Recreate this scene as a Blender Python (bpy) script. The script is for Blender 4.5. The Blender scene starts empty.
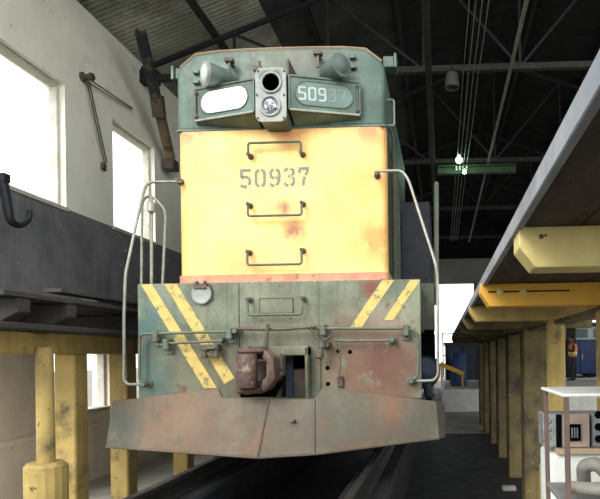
import bpy, bmesh, math, random
from mathutils import Vector, Matrix
random.seed(7)
PI = math.pi
SC = bpy.context.scene
COL = SC.collection

# ------------------------------------------------------------------ camera
F = 560.0                       # focal length in pixels of a 600 px wide picture
YAW, ROLL = math.radians(2.0), math.radians(0.75)
CAMZ = 1.04                     # lens height above the rail head (z = 0); floor is at -0.75
CX, CY = 442 - F * math.tan(YAW), 355.0
cd = bpy.data.cameras.new('camera')
cam = bpy.data.objects.new('camera', cd); COL.objects.link(cam)
cd.sensor_width = 36; cd.lens = F / 600 * 36
cd.shift_x = (300 - CX) / 600; cd.shift_y = (CY - 249.5) / 600
cd.clip_start = 0.05; cd.clip_end = 400
CR = Matrix.Rotation(YAW, 4, 'Z') @ Matrix.Rotation(PI / 2, 4, 'X') @ Matrix.Rotation(-ROLL, 4, 'Z')
CM = Matrix.Translation((0, 0, CAMZ)) @ CR
cam.matrix_world = CM
SC.camera = cam

# ------------------------------------------------------------------ sky, sun, exposure
w = bpy.data.worlds.new('overcast'); SC.world = w; w.use_nodes = True
nt = w.node_tree; bg = nt.nodes['Background']
tc = nt.nodes.new('ShaderNodeTexCoord'); sx = nt.nodes.new('ShaderNodeSeparateXYZ')
rp = nt.nodes.new('ShaderNodeValToRGB')
rp.color_ramp.elements[0].position = 0.0; rp.color_ramp.elements[0].color = (0.93, 0.97, 1.0, 1)
rp.color_ramp.elements[1].position = 1.0; rp.color_ramp.elements[1].color = (0.85, 0.93, 1.0, 1)
nt.links.new(tc.outputs['Generated'], sx.inputs[0]); nt.links.new(sx.outputs['Z'], rp.inputs[0])
nt.links.new(rp.outputs[0], bg.inputs['Color']); bg.inputs['Strength'].default_value = 2.5
sl = bpy.data.lights.new('sun', 'SUN'); sl.energy = 2.3; sl.angle = math.radians(25); sl.color = (1, 0.97, 0.9)
so = bpy.data.objects.new('sun', sl); COL.objects.link(so)
so.rotation_euler = Vector((0.42, 0.80, -0.55)).to_track_quat('-Z', 'Y').to_euler()
so.location = (-6, -12, 12)
SC.view_settings.view_transform = 'Standard'; SC.view_settings.look = 'None'
SC.view_settings.gamma = 1; SC.view_settings.use_curve_mapping = False
SC.view_settings.exposure = 0.15
SC.cycles.use_denoising = True

# ------------------------------------------------------------------ measuring: a photo pixel on a plane of known place
def ray(px, py):
    return (CR.to_3x3() @ Vector(((px - CX) / F, -(py - CY) / F, -1)))
def P(px, py, Y):
    d = ray(px, py); return Vector((0, 0, CAMZ)) + d * (Y / d.y)
def PX(px, py, X):
    d = ray(px, py); return Vector((0, 0, CAMZ)) + d * (X / d.x)

# ------------------------------------------------------------------ materials
def lin(c):
    return tuple(((v / 255) / 12.92 if v / 255 <= .04045 else ((v / 255 + .055) / 1.055) ** 2.4) for v in c) + (1,)
def mat(name, base, alt=None, scale=4.0, amt=(0.35, 0.7), rough=0.7, metal=0.0, rust=None, rust_scale=3.0, rust_at=(0.58, 0.66),
        spots=(), speck=None, bump=0.15, bump_scale=40, emit=0.0, piece=0.0, stretch=(1, 1, 1), streak=None):
    """weathered paint / metal / plaster: base and alt blend by noise; rust patches; spots = (centre, radius, colour, strength)"""
    m = bpy.data.materials.new(name); m.use_nodes = True
    t = m.node_tree; N = t.nodes; L = t.links; b = N['Principled BSDF']
    geo = N.new('ShaderNodeNewGeometry')
    mp = N.new('ShaderNodeMapping'); mp.inputs['Scale'].default_value = stretch
    L.new(geo.outputs['Position'], mp.inputs[0])
    pos = mp.outputs[0]
    def noise(s, det=5, rg=.6):
        n = N.new('ShaderNodeTexNoise'); n.inputs['Scale'].default_value = s
        n.inputs['Detail'].default_value = det; n.inputs['Roughness'].default_value = rg
        L.new(pos, n.inputs['Vector']); return n.outputs['Fac']
    def remap(x, lo, hi, a=0.0, c=1.0):
        r = N.new('ShaderNodeMapRange'); r.inputs[1].default_value = lo; r.inputs[2].default_value = hi
        r.inputs[3].default_value = a; r.inputs[4].default_value = c
        L.new(x, r.inputs[0]); return r.outputs[0]
    def mix(f, a, c):
        k = N.new('ShaderNodeMix'); k.data_type = 'RGBA'
        L.new(f, k.inputs[0])
        for v, i in ((a, 6), (c, 7)):
            if isinstance(v, tuple): k.inputs[i].default_value = v
            else: L.new(v, k.inputs[i])
        return k.outputs[2]
    def math_(op, a, c):
        k = N.new('ShaderNodeMath'); k.operation = op
        for v, i in ((a, 0), (c, 1)):
            if isinstance(v, (int, float)): k.inputs[i].default_value = v
            else: L.new(v, k.inputs[i])
        return k.outputs[0]
    base = lin(base); alt = lin(alt) if alt else tuple(v * .6 for v in base[:3]) + (1,)
    colr = mix(remap(noise(scale), *amt), base, alt)
    if streak:          # vertical run marks
        mp2 = N.new('ShaderNodeMapping'); mp2.inputs['Scale'].default_value = (9, 9, .7)
        L.new(geo.outputs['Position'], mp2.inputs[0])
        n = N.new('ShaderNodeTexNoise'); n.inputs['Scale'].default_value = 1.6; n.inputs['Detail'].default_value = 4
        L.new(mp2.outputs[0], n.inputs['Vector'])
        colr = mix(remap(n.outputs['Fac'], .52, .75, 0, streak[1]), colr, lin(streak[0]))
    for c, r, k, s in spots:
        v = N.new('ShaderNodeVectorMath'); v.operation = 'DISTANCE'; v.inputs[1].default_value = c
        L.new(geo.outputs['Position'], v.inputs[0])
        f = math_('MULTIPLY', remap(v.outputs['Value'], r, r * .25, 0, 1), remap(noise(5, 7, .65), .34, .48, .1, 1))
        colr = mix(math_('MULTIPLY', f, s), colr, lin(k))
    rmask = None
    if rust:
        rmask = remap(noise(rust_scale, 9, .68), *rust_at)
        colr = mix(rmask, colr, lin(rust))
    if speck:
        colr = mix(remap(noise(speck[1], 3, .5), speck[2], speck[2] + .05, 0, speck[3]), colr, lin(speck[0]))
    if piece:
        oi = N.new('ShaderNodeObjectInfo'); hs = N.new('ShaderNodeHueSaturation')
        L.new(remap(oi.outputs['Random'], 0, 1, 1 - piece, 1 + piece), hs.inputs['Value'])
        L.new(colr, hs.inputs['Color']); colr = hs.outputs[0]
    L.new(colr, b.inputs['Base Color'])
    b.inputs['Metallic'].default_value = metal
    L.new(remap(noise(scale * 3), .3, .7, max(.05, rough - .12), min(1, rough + .12)), b.inputs['Roughness'])
    if bump:
        bp = N.new('ShaderNodeBump'); bp.inputs['Strength'].default_value = bump; bp.inputs['Distance'].default_value = .02
        L.new(noise(bump_scale, 4), bp.inputs['Height']); L.new(bp.outputs[0], b.inputs['Normal'])
    if emit:
        L.new(colr, b.inputs['Emission Color']); b.inputs['Emission Strength'].default_value = emit
    return m
M = {}
def defmat(k, *a, **kw): M[k] = mat(k, *a, **kw); return M[k]

# ------------------------------------------------------------------ mesh helpers
def bx(p): return Vector(p)
class MB:
    def __init__(s): s.bm = bmesh.new()
    def box(s, lo, hi, bevel=0, rot=None, seg=1):
        lo, hi = Vector(lo), Vector(hi); c = (lo + hi) / 2; d = hi - lo
        m = Matrix.Translation(c) @ (rot.to_4x4() if rot else Matrix()) @ Matrix.Diagonal((abs(d.x), abs(d.y), abs(d.z), 1))
        r = bmesh.ops.create_cube(s.bm, size=1, matrix=m)
        if bevel:
            es = list({e for v in r['verts'] for e in v.link_edges})
            bmesh.ops.bevel(s.bm, geom=es, offset=bevel, segments=seg, affect='EDGES', profile=.5)
        return s
    def bar(s, a, b, wd, ht, bevel=0, up=(0, 0, 1)):
        a, b = Vector(a), Vector(b); d = b - a; L = d.length; y = d.normalized(); u = Vector(up)
        if abs(y.dot(u)) > .98: u = Vector((1, 0, 0))
        x = y.cross(u).normalized(); z = x.cross(y)
        R = Matrix((x, y, z)).transposed(); c = (a + b) / 2
        return s.box(c - Vector((wd, L, ht)) / 2, c + Vector((wd, L, ht)) / 2, bevel, R)
    def tube(s, pts, r, n=8, fil=0.0, closed=False, taper=None):
        pts = [Vector(p) for p in pts]
        if fil:
            out = [pts[0]]
            for i in range(1, len(pts) - 1):
                a, p, c = pts[i - 1], pts[i], pts[i + 1]
                f = min(fil, (a - p).length * .45, (c - p).length * .45)
                q0 = p + (a - p).normalized() * f; q1 = p + (c - p).normalized() * f
                for k in range(5):
                    t = k / 4; out.append(q0 * (1 - t) ** 2 + p * 2 * t * (1 - t) + q1 * t * t)
            pts = out + [pts[-1]]
        m = len(pts); rings = []; ref = None
        for i, p in enumerate(pts):
            if closed: d = pts[(i + 1) % m] - pts[i - 1]
            else: d = pts[min(i + 1, m - 1)] - pts[max(i - 1, 0)]
            d.normalize()
            if ref is None:
                ref = Vector((0, 0, 1)) if abs(d.z) < .9 else Vector((1, 0, 0))
            x = (ref - d * ref.dot(d)).normalized(); ref = x; y = d.cross(x)
            rr = r if taper is None else r * (1 + (taper - 1) * i / (m - 1))
            rings.append([s.bm.verts.new(p + (x * math.cos(2 * PI * k / n) + y * math.sin(2 * PI * k / n)) * rr) for k in range(n)])
        for i in range(m if closed else m - 1):
            A, B = rings[i], rings[(i + 1) % m]
            for k in range(n): s.bm.faces.new((A[k], A[(k + 1) % n], B[(k + 1) % n], B[k]))
        if not closed:
            s.bm.faces.new(rings[0][::-1]); s.bm.faces.new(rings[-1])
        return s
    def prism(s, pts, vec, bevel=0, seg=2, edges=None):
        vec = Vector(vec); pts = [Vector(p) for p in pts]
        a = [s.bm.verts.new(p) for p in pts]; b = [s.bm.verts.new(p + vec) for p in pts]
        n = len(a); fs = [s.bm.faces.new(a), s.bm.faces.new(b[::-1])]
        for i in range(n): fs.append(s.bm.faces.new((a[i], b[i], b[(i + 1) % n], a[(i + 1) % n])))
        bmesh.ops.recalc_face_normals(s.bm, faces=fs)
        if bevel:
            if edges == 'front':
                es = [e for e in fs[0].edges]
            else: es = list({e for f in fs for e in f.edges})
            bmesh.ops.bevel(s.bm, geom=es, offset=bevel, segments=seg, affect='EDGES', profile=.5)
        return s
    def lathe(s, c, axis, prof, n=20, a0=0):
        """prof: (distance along axis, radius)"""
        c = Vector(c); z = Vector(axis).normalized(); u = Vector((0, 0, 1)) if abs(z.z) < .9 else Vector((1, 0, 0))
        x = u.cross(z).normalized(); y = z.cross(x); R = []
        for t, r in prof:
            r = max(r, 1e-4)
            R.append([s.bm.verts.new(c + z * t + (x * math.cos(a0 + 2 * PI * k / n) + y * math.sin(a0 + 2 * PI * k / n)) * r) for k in range(n)])
        fs = []
        for i in range(len(R) - 1):
            for k in range(n): fs.append(s.bm.faces.new((R[i][k], R[i][(k + 1) % n], R[i + 1][(k + 1) % n], R[i + 1][k])))
        fs.append(s.bm.faces.new(R[0][::-1])); fs.append(s.bm.faces.new(R[-1]))
        bmesh.ops.recalc_face_normals(s.bm, faces=fs)
        return s
    def ball(s, c, r, sub=2, jit=0, sc=(1, 1, 1)):
        q = bmesh.ops.create_icosphere(s.bm, subdivisions=sub, radius=1)
        for v in q['verts']:
            v.co = Vector(c) + Vector((v.co.x * sc[0], v.co.y * sc[1], v.co.z * sc[2])) * r * (1 + random.uniform(-jit, jit))
        return s
    def quad(s, *p):
        s.bm.faces.new([s.bm.verts.new(Vector(q)) for q in p]); return s
    def mesh(s, name, m, off=(0, 0, 0), ang=35):
        off = Vector(off)
        for v in s.bm.verts: v.co -= off
        me = bpy.data.meshes.new(name); s.bm.normal_update(); s.bm.to_mesh(me); s.bm.free()
        me.materials.append(M[m] if isinstance(m, str) else m)
        me.shade_smooth(); me.set_sharp_from_angle(angle=math.radians(ang))
        return me
    def part(s, name, m, parent, ang=35, kind=None, label=None):
        off = base_of(parent)
        o = bpy.data.objects.new(name, s.mesh(name, m, off, ang)); COL.objects.link(o); o.parent = parent
        if kind: o['kind'] = kind
        if label: o['label'] = label
        return o
    def thing(s, name, m, label, cat, loc, group=None, ang=35, kind=None):
        o = bpy.data.objects.new(name, s.mesh(name, m, loc, ang)); COL.objects.link(o); o.location = loc
        tag(o, label, cat, group, kind); return o
    def struct(s, name, m, parent=None, ang=35):
        if parent: return s.part(name, m, parent, ang)
        o = bpy.data.objects.new(name, s.mesh(name, m, (0, 0, 0), ang)); COL.objects.link(o); o['kind'] = 'structure'; return o
def base_of(o):
    v = Vector((0, 0, 0))
    while o is not None: v += Vector(o.location); o = o.parent
    return v
def tag(o, label, cat, group=None, kind=None):
    o['label'] = label; o['category'] = cat
    if group: o['group'] = group
    if kind: o['kind'] = kind
def thing(name, label, cat, loc, group=None):
    o = bpy.data.objects.new(name, None); COL.objects.link(o); o.location = loc; o.empty_display_size = .2
    tag(o, label, cat, group); return o
def setting(name):
    o = bpy.data.objects.new(name, None); COL.objects.link(o); o['kind'] = 'structure'; return o
def inst(name, me, parent, loc, rot=None, scale=None):
    o = bpy.data.objects.new(name, me); COL.objects.link(o); o.parent = parent
    o.location = Vector(loc) - base_of(parent)
    if rot: o.rotation_euler = rot
    if scale: o.scale = scale
    return o

# ------------------------------------------------------------------ key places
XC = -1.67                      # centre line of the locomotive
YE, YH = 5.5, 5.85              # end plate, hood front
XW = -5.2                       # left wall face
XR = 8.0                        # right wall face
RIDX, RIDZ, EAVZ = 1.4, 8.5, 6.12
YB = 30.0                       # rear wall
FL = -0.75                      # floor
YM = 4.9                        # mouth of the shed
PCOL = [2.0 + 1.55 * k for k in range(9)]      # platform bays

# ------------------------------------------------------------------ palette
defmat('loco_green', (118, 122, 98), (84, 90, 72), scale=3.5, amt=(.36, .62), rough=.55, rust=(100, 70, 50), rust_scale=5, rust_at=(.62, .68), streak=((74, 72, 56), .7),
       spots=[(P(375, 352, YE), .6, (178, 150, 132), .5), (P(380, 366, YE), .52, (104, 66, 48), 1.0), (P(378, 362, YE), .36, (98, 56, 40), 1.0), (P(345, 372, YE), .36, (112, 80, 60), .9), (P(260, 370, YE), .6, (78, 64, 48), .8),
              (P(146, 322, YE), .42, (58, 90, 90), .8), (P(148, 375, YE), .35, (66, 100, 94), .7), (P(372, 288, YE), .16, (110, 56, 40), 1.0), (P(402, 372, YE), .3, (100, 70, 52), 1.0), (P(200, 360, YE), .5, (92, 84, 60), .7), (P(345, 335, YE), .4, (98, 80, 58), .8), (P(290, 325, YE), .4, (98, 94, 68), .7)], speck=((50, 52, 42), 45, .64, .7))
defmat('loco_green_top', (86, 108, 92), (60, 80, 70), scale=2.8, amt=(.38, .62), rough=.5, rust=(104, 74, 50), rust_scale=5, rust_at=(.64, .72), streak=((60, 68, 60), .65),
       spots=[(P(290, 44, YH), .8, (122, 98, 76), .3)], speck=((58, 64, 54), 40, .64, .7))
defmat('lamp_body', (92, 104, 96), (72, 84, 78), scale=6, rough=.5)
defmat('loco_yellow', (247, 204, 124), (240, 190, 106), scale=2, rough=.5, rust=(180, 122, 72), rust_scale=9, rust_at=(.70, .76), streak=((226, 174, 104), .5),
       spots=[(P(290, 127, YH), .24, (206, 126, 86), .9), (P(190, 129, YH), .3, (204, 124, 84), .9), (P(370, 127, YH), .3, (206, 130, 84), .9), (P(294, 232, YH), .18, (160, 104, 68), 1.0),
              (P(283, 208, YH), .12, (150, 100, 66), 1.0), (P(340, 210, YH), .4, (248, 176, 96), .7), (P(375, 240, YH), .35, (200, 134, 66), .8), (P(240, 270, YH), .4, (226, 160, 96), .7), (P(370, 180, YH), .3, (222, 160, 84), .7)], speck=((140, 100, 60), 30, .72, .7))
defmat('hood_base_pink', (206, 150, 118), (178, 118, 88), scale=6, rough=.7, rust=(136, 84, 60), rust_scale=8)
defmat('rim_brown', (134, 112, 90), (122, 92, 68), scale=3, rough=.7)
defmat('stripe_yellow', (206, 176, 96), (180, 152, 80), scale=8, rough=.6, rust=(112, 112, 84), rust_scale=10, rust_at=(.54, .62), speck=((110, 106, 78), 40, .66, .6))
defmat('pilot_brown', (102, 92, 76), (80, 72, 58), scale=2.5, amt=(.38, .6), rough=.75, rust=(104, 80, 60), rust_scale=2.5, rust_at=(.54, .68), streak=((72, 70, 58), .6),
       spots=[(P(385, 408, 5.4), .3, (130, 88, 62), .9), (P(180, 412, 5.3), .7, (122, 96, 76), .8), (P(120, 425, 5.4), .35, (70, 76, 66), .9), (P(345, 420, 5.3), .5, (86, 84, 70), .9), (P(290, 425, 5.0), .45, (92, 82, 70), .8), (P(420, 420, 5.4), .3, (80, 80, 68), .9), (P(225, 440, 5.0), .4, (96, 76, 60), .6)], speck=((210, 204, 190), 25, .75, .7))
defmat('old_iron', (92, 84, 74), (70, 62, 54), scale=8, rough=.6, metal=.3, rust=(98, 72, 54), rust_scale=8, rust_at=(.5, .66))
defmat('rusty_steel', (90, 68, 56), (58, 46, 40), scale=7, rough=.55, metal=.25, rust=(146, 118, 104), rust_scale=8, rust_at=(.56, .66), bump=.5, bump_scale=25)
defmat('pipe_green', (88, 102, 84), (76, 76, 62), scale=12, rough=.5, rust=(96, 74, 56), rust_scale=12, rust_at=(.54, .64))
defmat('pipe_grey', (146, 150, 140), (120, 116, 104), scale=12, rough=.45, metal=.4)
defmat('fitting_grey', (150, 152, 144), (124, 128, 120), scale=10, rough=.5)
defmat('stencil_grey', (112, 116, 112), (134, 130, 112), scale=12, rough=.7)
defmat('board_glass', (252, 252, 250), (244, 246, 246), rough=.3, bump=0, emit=1.0)  # white glass with even emission
defmat('board_dark', (96, 116, 108), (86, 104, 98), rough=.35, bump=0)
defmat('digit_pale', (176, 186, 172), (144, 158, 146), scale=14, rough=.6)
defmat('digit_faded', (116, 134, 124), (100, 120, 110), scale=20, rough=.6)
defmat('dark_void', (8, 9, 11), (5, 5, 6), rough=.95, bump=0)  # near-black colour standing in for shade inside holes and recesses
M['dark_void'].node_tree.nodes['Principled BSDF'].inputs['Specular IOR Level'].default_value = .05
defmat('chrome', (170, 174, 176), (120, 124, 128), scale=30, rough=.2, metal=.8, bump=.0)
defmat('lens', (206, 214, 196), (170, 180, 160), scale=20, rough=.2, bump=.2)
defmat('rubber', (40, 42, 44), (30, 30, 32), rough=.7)
defmat('dark_blue_steel', (24, 28, 36), (16, 18, 24), rough=.6, rust=(40, 34, 30))
defmat('blue_tank', (40, 56, 76), (28, 36, 46), rough=.5)
defmat('side_olive', (74, 78, 58), (48, 48, 38), scale=5, rough=.7, rust=(88, 62, 36), rust_scale=5)
defmat('plaster', (250, 245, 226), (236, 230, 212), scale=1.2, rough=.9, rust=(196, 190, 172), rust_scale=2.2, rust_at=(.60, .76), speck=((120, 114, 104), 12, .73, .8), bump=.3, bump_scale=14, streak=((216, 210, 192), .15))
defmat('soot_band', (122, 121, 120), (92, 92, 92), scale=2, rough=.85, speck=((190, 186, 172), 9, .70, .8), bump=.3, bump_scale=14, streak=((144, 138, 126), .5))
defmat('plaster_low', (250, 236, 216), (232, 214, 192), scale=1.6, rough=.9, rust=(150, 136, 118), rust_scale=3, rust_at=(.64, .74), bump=.3, bump_scale=14)
defmat('window_paint', (206, 204, 192), (176, 170, 156), scale=5, rough=.7)
defmat('roof_sheet', (176, 176, 160), (128, 130, 118), scale=1.1, rough=.85, rust=(84, 80, 72), rust_scale=1.2, rust_at=(.5, .72), piece=.15)  # paler copy: window light put into the near left sheets' colour
defmat('roof_sheet_halflit', (74, 76, 74), (48, 50, 50), scale=1.1, rough=.88, rust=(40, 40, 40), rust_scale=1.2, rust_at=(.5, .7), piece=.2)  # in-between copy, grading the painted window light into the dark sheets
defmat('roof_sheet_shade', (20, 21, 24), (13, 13, 16), scale=1.1, rough=.9, rust=(34, 32, 32), rust_scale=2.2, rust_at=(.6, .7), piece=.25)  # sooty sheets, near black with the roof shade painted in
defmat('chord_steel', (50, 50, 43), (36, 36, 32), scale=3, rough=.8)
defmat('roof_steel', (26, 27, 28), (18, 19, 20), scale=3, rough=.75, rust=(34, 30, 26), rust_scale=3)
defmat('green_steel', (58, 80, 48), (44, 64, 40), scale=4, rough=.7)
defmat('timber_dark', (62, 58, 54), (44, 40, 38), scale=6, rough=.85, piece=.15, stretch=(6, 1, 6), bump=.4)
defmat('timber_old', (150, 132, 92), (112, 96, 66), scale=3, rough=.85, rust=(70, 62, 54), rust_scale=3, rust_at=(.52, .62), bump=.4, spots=[(P(140, 30, 8.4), 2.2, (34, 36, 42), 1.0), (P(148, 60, 8.8), 1.3, (34, 36, 42), .95)])  # large dark spots towards the upper end
defmat('deck_under', (82, 68, 54), (56, 46, 38), scale=3, rough=.9, piece=.25, stretch=(5, .8, 5), rust=(40, 36, 32), rust_scale=2, bump=.4)
defmat('fascia_grey', (138, 144, 150), (112, 118, 124), scale=5, rough=.6, rust=(84, 78, 72), rust_scale=6, rust_at=(.62, .72))
defmat('bracket_pale', (214, 196, 128), (190, 170, 104), scale=3, rough=.7, rust=(140, 120, 80), rust_scale=4, rust_at=(.62, .72), speck=((90, 76, 52), 16, .72, .8), bump=.25)
defmat('bracket_orange', (222, 170, 60), (204, 150, 50), scale=3, rough=.6, rust=(130, 96, 48), rust_scale=5, rust_at=(.64, .72), bump=.2)
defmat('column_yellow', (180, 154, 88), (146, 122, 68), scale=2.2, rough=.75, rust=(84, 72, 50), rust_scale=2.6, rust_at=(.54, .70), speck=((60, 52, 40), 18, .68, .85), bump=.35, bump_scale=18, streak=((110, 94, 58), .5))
defmat('column_grime_shade', (118, 102, 60), (82, 72, 44), scale=2.0, rough=.8, rust=(50, 45, 34), rust_scale=2.2, rust_at=(.48, .66), speck=((150, 130, 76), 14, .68, .7), bump=.35, bump_scale=18, streak=((60, 54, 38), .6))  # grimy copy of the yellow, darkened further for the shaded far columns
defmat('floor_concrete', (186, 182, 170), (150, 146, 136), scale=1.5, rough=.85, rust=(110, 106, 98), rust_scale=1.4, rust_at=(.55, .7), bump=.3, bump_scale=12)
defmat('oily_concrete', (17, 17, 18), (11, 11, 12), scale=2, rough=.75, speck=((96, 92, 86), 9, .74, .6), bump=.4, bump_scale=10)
defmat('rail_steel', (64, 62, 60), (40, 38, 36), scale=6, rough=.45, metal=.6, rust=(70, 54, 44), rust_scale=5)
defmat('white_paint', (222, 224, 216), (200, 202, 194), scale=4, rough=.6, rust=(132, 118, 100), rust_scale=7, rust_at=(.68, .74), speck=((60, 54, 50), 20, .74, .8))
defmat('rack_pink', (106, 82, 74), (84, 70, 66), scale=7, rough=.6, rust=(92, 80, 72), rust_scale=8)
defmat('panel_grey', (150, 152, 150), (124, 124, 122), scale=8, rough=.45, metal=.4, rust=(112, 92, 78), rust_scale=6, rust_at=(.6, .68))
defmat('panel_tan', (172, 150, 134), (150, 132, 120), scale=8, rough=.6)
defmat('board_wood', (178, 160, 130), (140, 118, 92), scale=4, rough=.8, stretch=(1, 6, 6))
defmat('lamp_enamel', (84, 84, 70), (62, 62, 52), scale=6, rough=.6)
defmat('pipe_dull', (146, 142, 132), (112, 108, 100), scale=9, rough=.6, rust=(112, 92, 76), rust_scale=8)
defmat('lamp_glow', (190, 255, 205), (190, 255, 205), emit=9.0, bump=0)
defmat('skin', (150, 104, 80), (140, 94, 72), bump=0)
defmat('hair', (24, 20, 20), (16, 14, 14), bump=0)
defmat('vest_orange', (236, 150, 70), (222, 132, 58), scale=10, bump=0)
defmat('vest_tape', (226, 226, 190), (206, 206, 170), bump=0)
defmat('cloth_dark', (44, 34, 36), (34, 28, 30), bump=0)
defmat('cloth_trouser', (32, 36, 46), (24, 26, 34), bump=0)
defmat('blue_paint', (36, 66, 112), (28, 50, 88), scale=2, rough=.5, rust=(50, 54, 66), rust_scale=2)
defmat('pale_panel', (186, 196, 196), (160, 170, 170), scale=2, rough=.6)
defmat('leaf', (120, 146, 84), (92, 124, 66), scale=3, rough=.6, bump=0)
defmat('bark', (96, 80, 62), (70, 58, 46), rough=.9)
defmat('yard', (126, 120, 108), (104, 99, 90), scale=.6, rough=.95)
defmat('lintel_concrete', (168, 166, 158), (140, 138, 130), scale=.7, rough=.9, bump=.2)
defmat('rubble', (150, 146, 140), (110, 106, 100), scale=10, rough=.9)
defmat('rail_green', (86, 120, 88), (60, 90, 66), rough=.6)

# ================================================================== the setting
# ---- floor: slab, two track plinths, raised rear platform, yard outside
floor = setting('floor')
MB().box((-9, YM - .4, FL - .3), (XR + .3, 17.6, FL)).struct('floor_slab', 'floor_concrete', floor)
MB().box((-60, -40, FL - .32), (60, YM - .4, FL - .01)).struct('yard_ground', 'yard', floor)
MB().box((-60, YB + .3, FL - .32), (60, 120, FL - .01)).struct('yard_ground', 'yard', floor)
MB().box((-60, YM - .4, FL - .32), (-9, YB + .3, FL - .01)).struct('yard_ground', 'yard', floor)
MB().box((XR + .3, YM - .4, FL - .32), (60, YB + .3, FL - .01)).struct('yard_ground', 'yard', floor)
MB().box((-9, 17.6, FL - .3), (-3.1, YB + .3, FL)).struct('floor_slab', 'floor_concrete', floor)
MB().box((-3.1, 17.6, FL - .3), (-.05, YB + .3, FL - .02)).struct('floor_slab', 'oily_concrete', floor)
MB().box((-.05, 17.6, FL - .3), (XR + .2, YB + .3, -.06), .02).struct('raised_floor', 'white_paint', floor)
MB().box((.05, 17.75, -.061), (XR + .1, 23.4, -.045)).struct('raised_floor_top', 'floor_concrete', floor)
for xr in (-2.36, -.70):
    MB().box((xr - .22, -8, FL - .02), (xr + .22, YB + 8, -.17), .03).struct('track_plinth', 'oily_concrete', floor)
MB().box((-3.1, -8, FL - .01), (1.3, 12.6, FL + .012)).struct('oiled_shaded_bed', 'oily_concrete', floor)  # oil-dark sheet, widened to paint the shaded floor, ending where light falls
for i, xr in enumerate((-2.36, -.70)):
    prof = [(-.07, 0), (.07, 0), (.07, .012), (.012, .03), (.012, .115), (.036, .125), (.036, .16), (.03, .168), (-.03, .168), (-.036, .16), (-.036, .125), (-.012, .115), (-.012, .03), (-.07, .012)]
    MB().prism([(xr + x, -8, -.168 + z) for x, z in prof], (0, YB + 16, 0)).thing('rail', 'rail_steel',
        ('dark steel rail under the left side of the locomotive', 'dark steel rail under the right side of the locomotive, nearer the tall yellow columns')[i], 'rail', (xr, 0, -.168), None)

# ---- left wall with upper and lower windows
wl = setting('wall_left')
T = .3
UW = [(6.4, 7.62), (8.75, 10.05), (11.3, 12.5), (13.7, 14.9), (16.1, 17.3), (18.5, 19.7), (20.9, 22.1)]
LW = [(7.3, 8.62), (9.35, 10.6), (11.6, 12.9), (14, 15.3), (16.4, 17.7)]
def wall_strip(name, m, z0, z1, wins, wz0, wz1, y0=YM + .2, y1=YB):
    b = MB(); ys = sorted(wins); cur = y0
    for a, c in ys:
        b.box((XW - T, cur, z0), (XW, a, z1))
        if wz0 > z0: b.box((XW - T, a, z0), (XW, c, wz0))
        if wz1 < z1: b.box((XW - T, a, wz1), (XW, c, z1))
        cur = c
    b.box((XW - T, cur, z0), (XW, y1, z1))
    return b.struct(name, m, wl)
wall_strip('upper_wall', 'plaster', 3.14, EAVZ + .1, UW, 3.14, 4.88)
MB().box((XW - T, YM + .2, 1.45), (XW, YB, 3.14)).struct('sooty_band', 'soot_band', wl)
wall_strip('lower_wall', 'plaster_low', FL, 1.45, LW, .3, 1.2, 6.2)  # starts late, leaving an unseen opening added to let daylight in
MB().box((XW, 6.2, .02), (XW + .06, YB, .09), .01).struct('wall_ledge', 'plaster_low', wl)
for i, (a, c) in enumerate(sorted(UW)):
    wnd = setting('window_%d' % (i + 1))
    for n, lo, hi in (('frame_head', (a, 4.83), (c, 4.88)), ('frame_jamb', (a, 3.14), (a + .05, 4.83)), ('frame_jamb', (c - .05, 3.14), (c, 4.83)), ('window_sill', (a - .03, 3.1), (c + .03, 3.16))):
        d = .02 if n == 'window_sill' else -.08
        MB().box((XW - .2, lo[0], lo[1]), (XW + d, hi[0], hi[1]), .008).part(n, 'window_paint', wnd)
for i, (a, c) in enumerate(sorted(LW)):
    wnd = setting('window_%d' % (i + 1 + len(UW)))
    for n, lo, hi in (('frame_head', (a, 1.15), (c, 1.2)), ('frame_jamb', (a, .3), (a + .05, 1.15)), ('frame_jamb', (c - .05, .3), (c, 1.15)), ('window_sill', (a - .02, .26), (c + .02, .31))):
        d = .03 if n == 'window_sill' else -.08
        MB().box((XW - .2, lo[0], lo[1]), (XW + d, hi[0], hi[1]), .008).part(n, 'window_paint', wnd)

# ---- right wall (behind the platform), unseen gaps added, wider to the rear, to let light in
wr = setting('wall_right')
MB().box((XR, YM, FL), (XR + .3, YB, 1.2)).struct('lower_wall', 'plaster_low', wr)
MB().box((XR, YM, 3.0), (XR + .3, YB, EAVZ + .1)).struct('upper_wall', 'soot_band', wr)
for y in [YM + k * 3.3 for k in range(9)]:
    MB().box((XR, y, 1.2), (XR + .3, y + (2.2 if y < 15 else .5), 3.0)).struct('wall_pier', 'soot_band', wr)

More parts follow.
